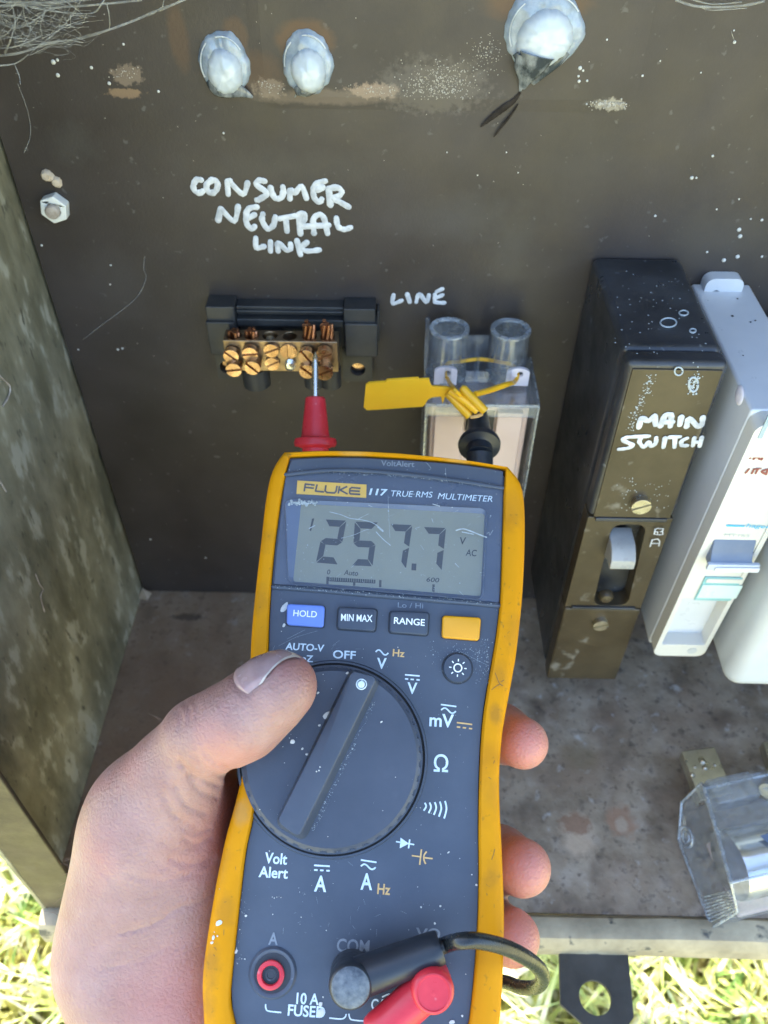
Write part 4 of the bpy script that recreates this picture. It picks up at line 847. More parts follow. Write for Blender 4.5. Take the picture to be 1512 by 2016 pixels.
# scratches and crumbs on the lens
b = B()
def scr(pts, r, h=.00205, zz=z8, k=4): stroke(b, [mw(*zz(*p), h) for p in pts], r*.62, MN, .10, 5, k)
scr([(440,385),(500,400),(545,418),(600,425),(645,435),(680,452),(712,478),(716,486)], .00020); scr([(690,462),(714,484)], .00045); scr([(680,488),(695,505),(720,530),(752,556)], .00022)
scr([(1090,480),(1120,472),(1150,478),(1200,498),(1245,515)], .00035); scr([(1120,488),(1180,500)], .00025); scr([(500,520),(560,505),(620,480),(640,475)], .00010); scr([(335,470),(365,455)], .00018); scr([(590,420),(640,395)], .00010); scr([(740,300),(745,420),(750,520)], .00006)
scr([(1035,160),(1040,230)], .00007); scr([(935,130),(960,160),(950,170)], .00010); scr([(970,345),(1005,355)], .00025); scr([(1245,500),(1258,490),(1262,505),(1278,480)], .00012); scr([(640,350),(660,360)], .00012); scr([(880,470),(905,462)], .0001); scr([(965,420),(972,440)], .00014); scr([(1085,650),(1105,670)], .00012)
for k in range(60):
    p = mw(*z8(230 + 150*random.random(), 338 + random.gauss(0, 6)), .002); b.dome(p, MN, random.uniform(.0001,.0005), .00012, 6)
for k in range(150):
    x, y = random.uniform(200,1300), random.uniform(160,820); p = mw(*z8(x, y), .002); b.dome(p, MN, abs(random.gauss(0,.00008))+.00004, .00003, 5)
for k in range(26):
    x, y = random.uniform(250,1280), random.uniform(330,800); a = random.uniform(0, 3.14); l = random.uniform(8,45); scr([(x,y),(x+l*math.cos(a), y+l*math.sin(a)*.6)], random.uniform(.00003,.00007), k=1)
for k in range(420):                        # dust on the rims
    f = random.random(); 
    if random.random() < .55: x, y = 230 + 1100*f, (160 + 70*f*f + 20*f) + random.gauss(14, 5) if f > .0 else 0
    else: x, y = 155 + 1150*f, 765 + 90*f + random.gauss(0, 5)
    p = mw(*z8(x, y), .0013); b.dome(p, MN, abs(random.gauss(0,.00008))+.00004, .00005, 5)
b.build('lens_scratches', m_scr, mt, smooth=60)
# buttons
def button(q, mat, txt=None, tl=None, tr=None, cap=0, r=.0011, hgt=.0018, wmat=None):
    P = mb(q, hgt)[::-1]; b = B(); R0 = rquad(P, r); c = np.mean(np.array(R0), 0)
    S = lambda d: [tuple(c + (np.array(p)-c)*(1 - d/np.linalg.norm(np.array(p)-c))) for p in R0]
    b.loft([[MW @ Vector((*p, h)) for p in S(d)] for d, h in ((0,.0001),(0,hgt*.75),(.00025,hgt*.94),(.0006,hgt))], False, True)
    o = b.build('button', mat, mt, smooth=50)
    b = B(); b.loft([[MW @ Vector((*p, h)) for p in S(d)] for d, h in ((-.00035,.00006),(.0002,.00008))]); b.build('button_gap', m_dark, mt)
    if txt: b = B(); T(b, txt, tl, tr, cap, hgt+.0001, 0, .012); b.build('button_print', m_txw, o, smooth=0)
    return o
button([(564.6,1188),(639.5,1192),(636.8,1235),(563.8,1230)], m_bblue, 'HOLD', (577,1213), (623.5,1216), 12.5)['label'] = 'blue button reading HOLD'
button([(666,1194),(742.5,1198),(739,1243),(663.5,1238)], m_bdark, 'MIN MAX', (671,1222), (733,1224.6), 13.5)['label'] = 'dark button reading MIN MAX'
button([(768,1202),(845,1205),(842.5,1251),(766,1245)], m_bdark, 'RANGE', (775.3,1228), (836,1232.4), 13)['label'] = 'dark button reading RANGE'
button([(871.5,1211),(947.5,1215.5),(944,1261),(870,1255)], m_byel)['label'] = 'plain yellow button'
c = m(901.3, 1315, .0014); rb = (Vector(m(930, 1317, .0014)) - Vector(m(872.5, 1313, .0014))).length/2
b = B(); b.lathe([(rb,0),(rb,.0010),(rb-.0003,.0014),(0,.0015)], MW @ Vector((*c, 0)), MN, 48); lb = b.build('light_button', m_bdark, mt)
b = B(); b.lathe([(rb+.0004,.00005),(rb-.0001,.0001)], MW @ Vector((*c, 0)), MN, 48); b.build('button_gap', m_dark, mt)
b = B(); hb = .00165; ppx = .230/FPX
def seg2(b, p, q, w_, h): 
    p, q = Vector(p), Vector(q); d = (q-p).normalized()*w_/2; n = Vector((-d.y, d.x))
    b.prism(MW, [tuple(p-n-d*.0), tuple(q-n), tuple(q+n), tuple(p+n)], h-.00004, h)
def arc2(b, cx, cy, r, a0, a1, w_, h, n=24):
    A = np.radians(np.linspace(a0, a1, n)); o = [(cx+(r+w_/2)*math.cos(a), cy+(r+w_/2)*math.sin(a)) for a in A]; i_ = [(cx+(r-w_/2)*math.cos(a), cy+(r-w_/2)*math.sin(a)) for a in A]
    for k in range(n-1): b.prism(MW, [i_[k], o[k], o[k+1], i_[k+1]], h-.00004, h)
arc2(b, c[0], c[1], 8.2*ppx, 0, 360, 2.6*ppx, hb)
for k in range(8):
    a = math.radians(45*k); seg2(b, (c[0]+13.5*ppx*math.cos(a), c[1]+13.5*ppx*math.sin(a)), (c[0]+18.5*ppx*math.cos(a), c[1]+18.5*ppx*math.sin(a)), 2.2*ppx, hb)
b.build('button_print', m_txw, lb, smooth=0)
# rotary dial
DH = .0062
ex = [np.array(m(473,1522,DH*.6)), np.array(m(829.5,1494,DH*.6)), np.array(m(651,1684,DH*.6)), np.array(m(670,1309,DH*.6))]
dc = np.array([(ex[0][0]+ex[1][0])/2, (ex[2][1]+ex[3][1])/2]); dr = (np.linalg.norm(ex[0]-ex[1]) + np.linalg.norm(ex[2]-ex[3]))/4
dl = thing_c = MW @ Vector((dc[0], dc[1], 0)); b = B(); n = 240; rings = []
def dring(r0, h, notch): 
    out = []
    for j in range(n):
        a = 2*math.pi*j/n; r = r0 - (notch if (j % 6) < 2 else 0); out.append(MW @ Vector((dc[0]+r*math.cos(a), dc[1]+r*math.sin(a), h)))
    return out
rings = [dring(dr-.0004, .0002, 0), dring(dr, .0006, 0), dring(dr, DH*.55, 0), dring(dr-.0004, DH*.56, 0), dring(dr-.0004, DH*.57, .0007), dring(dr-.0006, DH*.86, .0007), dring(dr-.0011, DH*.9, 0), dring(dr-.0019, DH, 0), dring(dr-.004, DH+.0001, 0), dring(.001, DH+.0003, 0)]
b.loft(rings, False, True); dial = b.build('dial', m_dial, mt, smooth=28)
b = B(); b.lathe([(dr+.0018,.0001),(dr+.0014,.0009),(dr+.0009,.0009),(dr+.0008,.0001)], dl, MN, 96); b.build('dial_seat', m_face, mt)
b = B(); b.lathe([(dr+.0009,.00065),(dr-.0003,.0007)], dl, MN, 96); b.build('dial_gap_shade', m_black2, mt)  # black ring paints in the shade of the gap round the dial
hB = DH + .0042
tq = mb([(693,1321),(742,1334),(588,1648),(546,1618)], hB)[::-1]; bq = mb([(690,1314),(752,1340),(601,1660),(538,1624)], DH)[::-1]
tR = rquad(tq, .0018, 6); bR = rquad(bq, .0028, 6)
mid = [(a[0]*.78+c_[0]*.22, a[1]*.78+c_[1]*.22) for a, c_ in zip(tR, bR)]
tin = [tuple(np.array(p)*.94 + np.mean(np.array(tR), 0)*.06) for p in tR]
b = B(); b.loft([[MW @ Vector((*p, DH-.0006)) for p in bR], [MW @ Vector((*p, hB-.0012)) for p in mid], [MW @ Vector((*p, hB-.0002)) for p in tR], [MW @ Vector((*p, hB)) for p in tin]], False, True); b.build('grip_bar', m_dial, dial, smooth=45)
b = B(); pc = mw(711.5, 1347, hB); b.lathe([(.0010,.0000),(.0009,.00018),(0,.00022)], pc, MN, 24); b.lathe([(.0016,0),(.0014,.00012),(.0013,0)], pc, MN, 24); b.build('pointer_dot', m_tx, dial)
# jack
def well(px, py, R, mat):
    o = MW @ Vector((*m(px, py, 0), 0)); b = B(); b.lathe([(R+.0008,.00012),(R+.0002,.0007),(R-.0004,.0006),(R-.0009,.0002),(R-.0009,.00016)], o, MN, 40); b.build('jack_rim', mat, mt)
    return o
jo = well(537, 1915, .0058, m_face)
b = B(); b.lathe([(.0050,.00028),(.0050,.0003),(0,.00031)], jo, MN, 40); b.build('jack_well', m_dark, mt)
jc = MW @ Vector((*m(533, 1920, .001), 0)); b = B(); b.lathe([(.0037,.0003),(.0037,.0012),(.0034,.0014),(.0026,.0014),(.0024,.0011),(.0024,.0003)], jc, MN, 40); b.build('jack_ring', m_red, mt)
b = B(); b.lathe([(.0016,.0003),(.0016,.0005),(.0011,.00055),(.0010,.0004),(0,.0004)], jc, MN, 16); b.build('jack_contact', m_bake, mt)
# printed legends
H0 = .00012
b = B()
T(b,'AUTO-V',(561.4,1279),(637,1283.5),14,H0,.05); T(b,'LoZ',(583,1302),(616,1304),13); T(b,'OFF',(655,1296),(700,1298.3),16); T(b,'V',(741.6,1316.5),(760.6,1317.3),21); T(b,'V',(801.6,1366),(821,1367),22)
T(b,'mV',(845,1430),(893,1433),25); T(b,'\u03a9',(853.6,1519),(882,1520.5),33,H0,0,.01); T(b,'A',(709.4,1751.6),(732.4,1752.6),30); T(b,'A',(618,1755),(641.9,1756.5),29)
T(b,'Volt',(520.5,1699.7),(564.5,1702.7),20); T(b,'Alert',(508.7,1727),(566,1730.5),20); T(b,'10 A',(583,1976.8),(627,1979),20); T(b,'FUSED',(566,1999.8),(639.4,2004.7),20); T(b,'CAT III',(730,1988.5),(792,1993),20); T(b,'600 V',(738,2018),(800,2024),20)
def S(p, q, w_=2.4): seg2(b, m(*p, H0), m(*q, H0), w_*ppx, H0)
def tilde(cx, cy, w_, a=4.6, sl=.08):
    P = [(cx + w_*(t-.5), cy - a*math.sin(t*2*math.pi)*1.0 + sl*w_*(t-.5)) for t in np.linspace(0, 1, 15)]
    for p, q in zip(P[:-1], P[1:]): seg2(b, m(*p, H0), m(*q, H0), 3.0*ppx, H0)
tilde(752,1284.5,25); tilde(883,1399,29); tilde(725,1706.5,29)
def bars(p, q, dy=8):
    S(p, q, 3.0); p, q = np.array(p), np.array(q)
    for a, c_ in ((0,.22),(.38,.60),(.78,1)): S(p+(q-p)*a+(0,dy), p+(q-p)*c_+(0,dy), 3.0)
bars((797.3,1328.4),(826.3,1330.8)); S((868,1387),(898.4,1391),3); S((710.4,1693),(741.2,1697.8),3); bars((618.4,1703.6),(649.2,1705.4),9)
for x, y0, y1 in ((572,590,655),(612,588,675),(655,585,690),(697,580,705),(740,575,720)):
    q = [(700+x/4.2, 1440+y0/4.2), (700+(x+12)/4.2, 1440+(y0*.55+y1*.45)/4.2), (700+(x-8)/4.2, 1440+y1/4.2)]
    P = smoothpath([Vector((*p, 0)) for p in q], 5)
    for p, r in zip(P[:-1], P[1:]): seg2(b, m(p.x, p.y, H0), m(r.x, r.y, H0), 3.4*ppx, H0)
dz = lambda x, y: (700+x/4.2, 1440+y/4.2)
poly(b, [dz(372,878), dz(366,966), dz(440,928)], H0); S(dz(448,893), dz(438,967), 3); S(dz(335,911), dz(485,936), 2.6)
def pl(pts, w_=2.4):
    P = smoothpath([Vector((*p, 0)) for p in pts], 5)
    for p, r in zip(P[:-1], P[1:]): seg2(b, m(p.x, p.y, H0), m(r.x, r.y, H0), w_*ppx, H0)
z2 = lambda x, y: (380+x/2.043, 1640+y/2.043)
pl([z2(292,688), z2(293,705), z2(303,716), z2(355,722)]); pl([z2(548,744), z2(596,748), z2(612,740), z2(616,728)]); pl([z2(627,727), z2(630,742), z2(642,752), z2(708,757)]); pl([z2(760,660), z2(790,648), z2(826,655), z2(822,640)])
b.build('legend_print', m_tx, mt, smooth=0)
b = B()
T(b,'Hz',(772.7,1292),(796,1294),14); T(b,'Hz',(742.2,1760),(767.7,1762.4),19); bars((899.4,1422.5),(929.8,1426.3),8.5)
S(dz(465,1027), dz(535,1036), 2.6); S(dz(545,975), dz(530,1102), 3); S(dz(562,1043), dz(638,1052), 2.8); pl([dz(588,993), dz(568,1020), dz(564,1048), dz(570,1075), dz(580,1095)], 3)
b.build('legend_print', m_txo, mt, smooth=0)
b = B(); T(b,'Lo / Hi',(783,1196),(833,1198),10,H0,0,.005); T(b,'A',(527.8,1860),(546.4,1861),22); T(b,'COM',(662.4,1874),(726.5,1878),24); T(b,'V\u03a9',(818,1848),(866,1852),21); b.build('faint_lettering', m_txg, mt, smooth=0)
# paint splatter on dial, face and holster
b = B()
def sp_(px, py, r, h, el=1.0, ang=0):
    p = mw(px, py, h); a = math.radians(ang); P = [(r*el*math.cos(t)*(1+.12*math.sin(3*t+px)), r*math.sin(t)*(1+.12*math.cos(2*t+py))) for t in np.linspace(0, 2*math.pi, 14)[:-1]]
    u = Vector((MW[0][0],MW[1][0],MW[2][0]))
    pts = [p + u*(x*math.cos(a)-y*math.sin(a)) + MU*(x*math.sin(a)+y*math.cos(a)) for x, y in P]
    b.add(pts + [p + MN*.00012] + [q + MN*.00004 + (p-q)*.1 for q in pts], [(i, (i+1) % 13, 14+(i+1) % 13, 14+i) for i in range(13)] + [(14+i, 14+(i+1) % 13, 13) for i in range(13)])
DS = DH + .0003
for x, y, r, e, a in [(643,1408,1.25,1.7,50),(626,1364,.5,1.4,50),(629,1428,.5,1.3,45),(616.5,1380,.25,1.5,50),(631,1451,.35,1.3,50),(576,1460,.95,1.2,30),(595.5,1474,.45,1.3,40),(604,1485,.5,1.3,30),(557,1470,.2,1,0),(595,1518,.25,1,0),(560,1502,.2,1,0),(627,1518,.2,1,0),(651,1421,.4,1.5,50),(643,1421,.35,1,0),(751,1421,.4,1.6,45),(653,1356,.18,1,0),(671,1364,.25,1.5,45),(684,1325,.6,1.3,30),(639,1340,.12,1,0),(573,1446,.15,1,0),(584,1452,.15,1,0),(570,1453,.2,1,0)]: sp_(x, y, r*.00062, DS+.0001, e, a)
for x, y in ((628,1517),(623,1519),(630,1510)): sp_(x, y, .0002, hB)
for x, y, r, e, a in [(560,1196,.0008,2.2,65),(559,1231,.00045,1.4,70),(554,1243,.00015,1,0),(640,1308,.0002,1,0),(634,1305,.0001,1,0),(849,1601,.0001,1,0),(883,1678,.0002,2,40),(905,1690,.00012,1,0),(929,1722,.0002,1,0),(938,1742,.0003,1.2,0),(820,1590,.0001,1,0),(829,1786,.00025,1,0),(867,1784,.0003,1,0),(856,1818,.0003,1,0),(484,1803,.00035,1,0),(472,1830,.00015,1,0),(482,1888,.0002,1,0),(465,1873,.0004,1.5,80),(540,1768,.00015,1,0),(545,1766,.00012,1,0),(553,1767,.00012,1,0),(536,1766,.00012,1,0),(537,1800,.00015,1,0),(631,1977,.0005,1.2,60),(631,1994,.0009,1.3,60),(636,1963,.0002,1,0),(910,2000,.0003,1,0),(890,2012,.0005,1.6,20),(938,2008,.0008,1.5,30),(917,1918,.00015,1,0),(515,1722,.0001,1,0)]: sp_(x, y, r, H0+.0001, e, a)
for k in range(130):
    x, y = random.uniform(470,940), random.uniform(1270,1860)
    if (x-651)**2/182**2 + (y-1500)**2/192**2 > 1 or random.random() < .4: sp_(x, y, abs(random.gauss(0,.00005))+.00003, (DS if (x-651)**2/170**2 + (y-1500)**2/180**2 < 1 else H0)+.0001)
for x, y, r, e, a in [(431,1817,.0009,1.4,40),(420,1846,.0005,1.6,80),(417,1856,.0004,1.4,30),(428,1843,.0003,1,0),(422,1835,.0002,1,0),(432,1750,.00015,1,0)]: sp_(x, y, r*.75, RH+.0001, e, a)
b.build('paint_splatter', m_speck, mt, smooth=0)
b = B()
for k in range(30):
    f = random.random(); s_ = random.random() < .35
    if s_: x, y = 420 + 60*(1-f)**1.5*1.2 + random.uniform(-12,12), 1640 + 330*f
    else: x, y = random.choice([(1012,1030),(1014,1120),(1000,1230),(985,1320),(972,1390),(968,1500),(966,1600),(970,1700),(972,1800),(970,1880),(968,1960)]); x += random.uniform(-14,14); y += random.uniform(-45,45)
    a = random.uniform(0, 3.1); l = abs(random.gauss(0, 5))+1; stroke(b, [mw(x, y, RH+.00002), mw(x+l*math.cos(a), y+l*math.sin(a), RH+.00002)], random.uniform(.00003,.00010), MN, .1, 5, 1)
for P in ([(975,1325),(983,1345),(990,1350)], [(968,1358),(978,1350),(983,1348)], [(968,1692),(972,1680),(974,1672)]): stroke(b, [mw(x, y, RH+.00003) for x, y in P], .0001, MN, .1, 5, 3)
b.build('holster_scuffs', m_scuff, mt, smooth=0)
b = B()
for k in range(260):
    f = random.random()*.85+.1; x, y = 743 - 140*f + random.gauss(7, 2.5), 1352 + 298*f; b.dome(mw(x, y, DS), MN, abs(random.gauss(0,.00006))+.00003, .00004, 5)
for P in ([(548,1272),(575,1258),(590,1252),(625,1242)], [(655,1271),(668,1261)], [(565,1258),(600,1240)], [(905,1282),(960,1310)], [(870,1320),(910,1345)]): stroke(b, [mw(x, y, H0) for x, y in P], .00003, MN, .1, 5, 3)
for k in range(300):
    q = random.random()
    if q < .4: x, y = 962 - (random.random()**2)*30, random.uniform(1255, 1345)
    elif q < .7: x, y = random.gauss(905, 30), random.gauss(1285, 12)
    else: x, y = random.choice([(945,1700),(480,1790),(470,1880),(985,1195),(560,1168),(700,1178)]); x += random.gauss(0,4); y += random.gauss(0,14)
    b.dome(mw(x, y, H0), MN, abs(random.gauss(0,.00007))+.00003, .00003, 5)
for k in range(34):
    x, y = (random.uniform(540,940), random.uniform(1260,1300)) if random.random() < .3 else (random.gauss(650,70), random.gauss(1800,40)); a = random.uniform(0, 3.1); l = random.uniform(3,16)
    stroke(b, [mw(x, y, H0), mw(x+l*math.cos(a), y+l*math.sin(a), H0)], random.uniform(.00001,.000025), MN, .1, 5, 1)
b.build('face_scratches', m_scr, mt, smooth=60)

# -------- test leads
def cone(b, P, R, n=28): b.tube(P, R, n)
def probe(t, tip, fl, far, mat, tipmat):
    tip, fl, far = Vector(tip), Vector(fl), Vector(far); d = (fl-tip).normalized(); L = (fl-tip).length
    b = B(); b.lathe([(.0001,0),(.0010,.0022),(.00122,.004),(.00122,L-.010)], tip, d, 18); b.build('probe_tip', tipmat, t)
    b = B(); b.lathe([(.0034,L-.0180),(.0039,L-.0175),(.0054,L-.0035),(.0057,L-.0022),(.0080,L-.0016),(.0084,L-.0002),(.0082,L+.0012),(.0060,L+.0018),(.0052,L+.0022),(.0052,L+.006)], tip, d, 40); b.build('finger_guard', mat, t, smooth=30)
    a = fl + d*.005; b = B(); P = smoothpath([a, a.lerp(far, .3) + d*.002, far], 8); b.tube(P, [.0052]*(len(P)-6) + [.005,.0048,.0044,.004,.0035,.003][:6], 24); b.build('probe_body', mat, t)
def cable(t, pts, name='cable', r=.0021): b = B(); b.tube(smoothpath(pts, 8), r, 14); return b.build(name, m_cable, t)
def plug(t, px, py, ex, ey, mat, r=.0057, rb=.0044, hb=.0105, ht=.0165):
    o = MW @ Vector((*m(px, py, ht), 0)); b = B(); b.lathe([(r*.95,.0002),(r,.002),(r,ht-.0022),(r*.93,ht-.0008),(r*.78,ht-.0001),(0,ht+.0002)], o, MN, 40)
    e = mw(ex, ey, hb); s_ = MW @ Vector((*m(px, py, ht), hb)); d = (e-s_).normalized(); L = (e-s_).length
    b.lathe([(r*.93,0),(r*.90,L*.25),(rb*1.03,L*.9),(rb*.97,L-.0004),(rb*.9,L)], s_, d, 36); o2 = b.build('plug', mat, t, smooth=40)
    return o, s_, e, d
red = thing('test_lead', 'red test lead with its probe tip on the brass neutral link bar', 'test lead', oy(620, 690, -.022))
probe(red, oy(620.5, 692, -.0282), at(621, 872, .322), at(622, 1120, .3155), m_red, m_steel)
ro, rs_, re_, rd_ = plug(red, 853, 1955, 735, 2040, m_red, .0056, .0048, .0100, .0165)
b = B(); oo = MW @ Vector((*m(853,1955,.0165), .0165)); b.lathe([(.0044,.0001),(.0046,.0003),(.0042,.0004),(.0040,.00015)], oo, MN, 32); b.build('worn_rim', m_red, red)
cable(red, [re_ - rd_*.004, re_ + rd_*.01, re_ + rd_*.03 - MN*.01, at(640, 2500, .23)])
cable(red, [at(622,1112,.3155), at(626,1200,.322), at(660,1500,.332), at(640,2300,.335)])
blk = thing('test_lead', 'black test lead looping round the meter, probe in the fuse holder', 'test lead', mw(688, 1945, 0))
probe(blk, at(940.5, 782, .3415), at(943.5, 876, .322), at(947, 1110, .3155), m_black, m_steel)
bo, bs_, be_, bd_ = plug(blk, 690, 1945, 868, 1864, m_black)
b = B(); oo = MW @ Vector((*m(690,1945,.0165), .0165)); b.lathe([(.0049,-.0004),(.0040,.00025),(0,.00045)], oo, MN, 32); b.build('worn_end', m_worn, blk)
cable(blk, [be_ - bd_*.004, be_ + bd_*.002, at(905,1853,.2115), at(940,1852,.212), at(997,1866,.217), at(1045,1892,.225), at(1068,1919,.235), at(1058,1942,.246), at(1025,1944,.256), at(996,1934,.264), at(940,1925,.276), at(860,1980,.283), at(760,2300,.27)])
cable(blk, [at(947,1100,.3155), at(945,1200,.324), at(930,1500,.334), at(880,2300,.335)])
#@@HAND
# -------- left hand: one continuous surface grown from tapered limbs
PR = []                                   # (a, b, ra, rb, blend) in camera axes
def K(px, py, Z, r=None): return cw(px, py, Z)
def limb(pts, k=.008):                    # pts: (px, py, Z, radius in pixels at that depth)
    for p, q in zip(pts[:-1], pts[1:]): PR.append((cw(*p[:3]), cw(*q[:3]), p[3]*p[2]/FPX, q[3]*q[2]/FPX, k))
limb([(562,1346,.2225,57),(540,1362,.2225,66),(478,1414,.2235,74),(425,1440,.2260,69),(390,1454,.2290,66),(350,1518,.2350,84),(302,1602,.2420,100)], .006)
limb([(302,1602,.242,100),(281,1690,.2450,104),(256,1785,.2460,106),(228,1885,.2450,98),(272,1955,.2440,106),(350,2045,.2440,122),(480,2300,.2440,160)], .012)
limb([(300,1620,.246,100),(345,1740,.2500,105),(350,1870,.2500,112),(380,1990,.2480,115)], .014)
limb([(395,1560,.262,70),(400,1690,.2660,85),(400,1840,.2640,105),(400,2020,.2580,130)], .012)
limb([(470,1560,.292,55),(450,1700,.2880,85),(440,1850,.2820,105),(440,2050,.2700,125)], .012)
limb([(350,1560,.250,80),(430,1560,.276,55),(500,1520,.2960,60)], .010)
limb([(500,1500,.2980,60),(700,1440,.3080,58),(900,1425,.2960,55),(985,1443,.2780,52),(1029,1463,.2660,50)], .005)
limb([(480,1620,.2960,62),(700,1640,.3060,60),(900,1672,.2920,58),(985,1690,.2730,56),(1029,1708,.2590,55)], .005)
limb([(465,1740,.2920,62),(690,1790,.3000,58),(880,1815,.2840,56),(960,1832,.2660,55),(1008,1846,.2540,54)], .005)
limb([(450,1850,.2860,60),(660,1910,.2900,52),(830,1935,.2740,50),(905,1945,.2580,48)], .005)
def sd(P, a, b_, ra, rb):
    ba = b_ - a; l2 = ba @ ba; pa = P - a; h = np.clip((pa @ ba)/l2, 0, 1)
    return np.sqrt(((pa - h[..., None]*ba)**2).sum(-1)) - (ra + (rb - ra)*h)
def smin(a, b_, k): h = np.maximum(k - np.abs(a-b_), 0)/k; return np.minimum(a, b_) - h*h*k*.25
CREASE = [([(408,1482),(420,1498),(436,1509),(462,1517)], .0008, 5), ([(372,1528),(392,1556),(424,1570)], .0013, 5), ([(345,1545),(365,1583),(402,1602)], .0011, 5), ([(322,1562),(342,1604),(388,1630)], .0010, 5), ([(355,1500),(380,1528),(428,1546)], .0012, 5), ([(388,1488),(402,1512),(440,1530)], .0009, 4),
          ([(240,1838),(300,1820),(345,1792),(390,1778),(425,1756)], .0007, 4), ([(190,1908),(250,1900),(310,1872),(345,1868)], .0003, 5), ([(250,1720),(330,1735),(410,1700)], .0004, 5), ([(360,1650),(385,1662),(412,1650)], .0010, 5), ([(335,1690),(375,1702),(418,1690)], .0009, 5), ([(350,1625),(380,1640),(410,1632)], .0009, 4), ([(365,1383),(374,1400),(370,1424)], .0006, 4), ([(348,1398),(358,1416),(354,1436)], .0006, 4), ([(380,1378),(390,1396),(386,1416)], .0005, 4), ([(1002,1412),(1008,1440)], .0004, 4), ([(300,1690),(350,1722),(405,1722)], .0005, 4), ([(315,1655),(350,1672),(400,1668)], .0005, 4), ([(190,1700),(240,1760),(250,1830)], .0003, 5)]
A0 = cw(478, 1414, .2235); A1 = cw(562, 1346, .2225); td = (A1-A0)/np.linalg.norm(A1-A0); up = np.array([-td[1], td[0], 0]); up /= np.linalg.norm(up); fw = np.cross(td, up); fw = fw if fw[2] > 0 else -fw
NA = math.radians(16); nd = up*math.cos(NA) + fw*math.sin(NA); ns_ = np.cross(td, nd); ns_ = ns_ if ns_[2] > 0 else -ns_
BULGE = []
def field(P):
    d = np.full(P.shape[:-1], 1.0)
    for a, b_, ra, rb, k in PR: d = smin(d, sd(P, a, b_, ra, rb), k)
    return d
def detail(P, d):                         # shallow creases on the side that faces the light
    z = -P[..., 2]; px = CX + P[..., 0]/z*FPX; py = CY - P[..., 1]/z*FPX; near = z < .268
    for pts, dep, wpx in CREASE:
        best = np.full(px.shape, 1e9)
        Q = [(q.x, q.y) for q in smoothpath([Vector((*p, 0)) for p in pts], 4)]
        x0, x1 = min(p[0] for p in Q)-40, max(p[0] for p in Q)+40; y0, y1 = min(p[1] for p in Q)-40, max(p[1] for p in Q)+40
        for (ax, ay), (bx, by) in zip(Q[:-1], Q[1:]):
            ux, uy = bx-ax, by-ay; t = np.clip(((px-ax)*ux + (py-ay)*uy)/(ux*ux+uy*uy), 0, 1); best = np.minimum(best, (px-ax-t*ux)**2 + (py-ay-t*uy)**2)
        d = d + np.where(near, dep*.62*np.exp(-best/(wpx*wpx)), 0)
    q = P - A1; t = q @ td; xn, xs = q @ nd, q @ ns_; a = np.arctan2(xs, xn); e = np.clip(np.abs(a)/.82, 0, 1.6); ee = np.minimum(e, 1)
    rr = np.hypot(xn, xs); bt = np.minimum(np.abs(t - (-.0088 + .0022*ee**2.5)), np.abs(t - (.0070 - .0100*ee**2.2))); ba = np.abs(np.abs(a) - .82)*rr
    inT = (t > -.0095) & (t < .0078) & (rr < .013) & (np.abs(a) < 1.0); tin = (t > -.0088 + .0022*ee**2.5 - .001) & (t < .0070 - .0100*ee**2.2 + .001)
    bd = np.where(np.abs(a) < .82, bt, 1.0); bd = np.where(tin, np.minimum(bd, ba), bd)
    return d + np.where(inT, .00055*np.exp(-(bd/.0008)**2), 0)
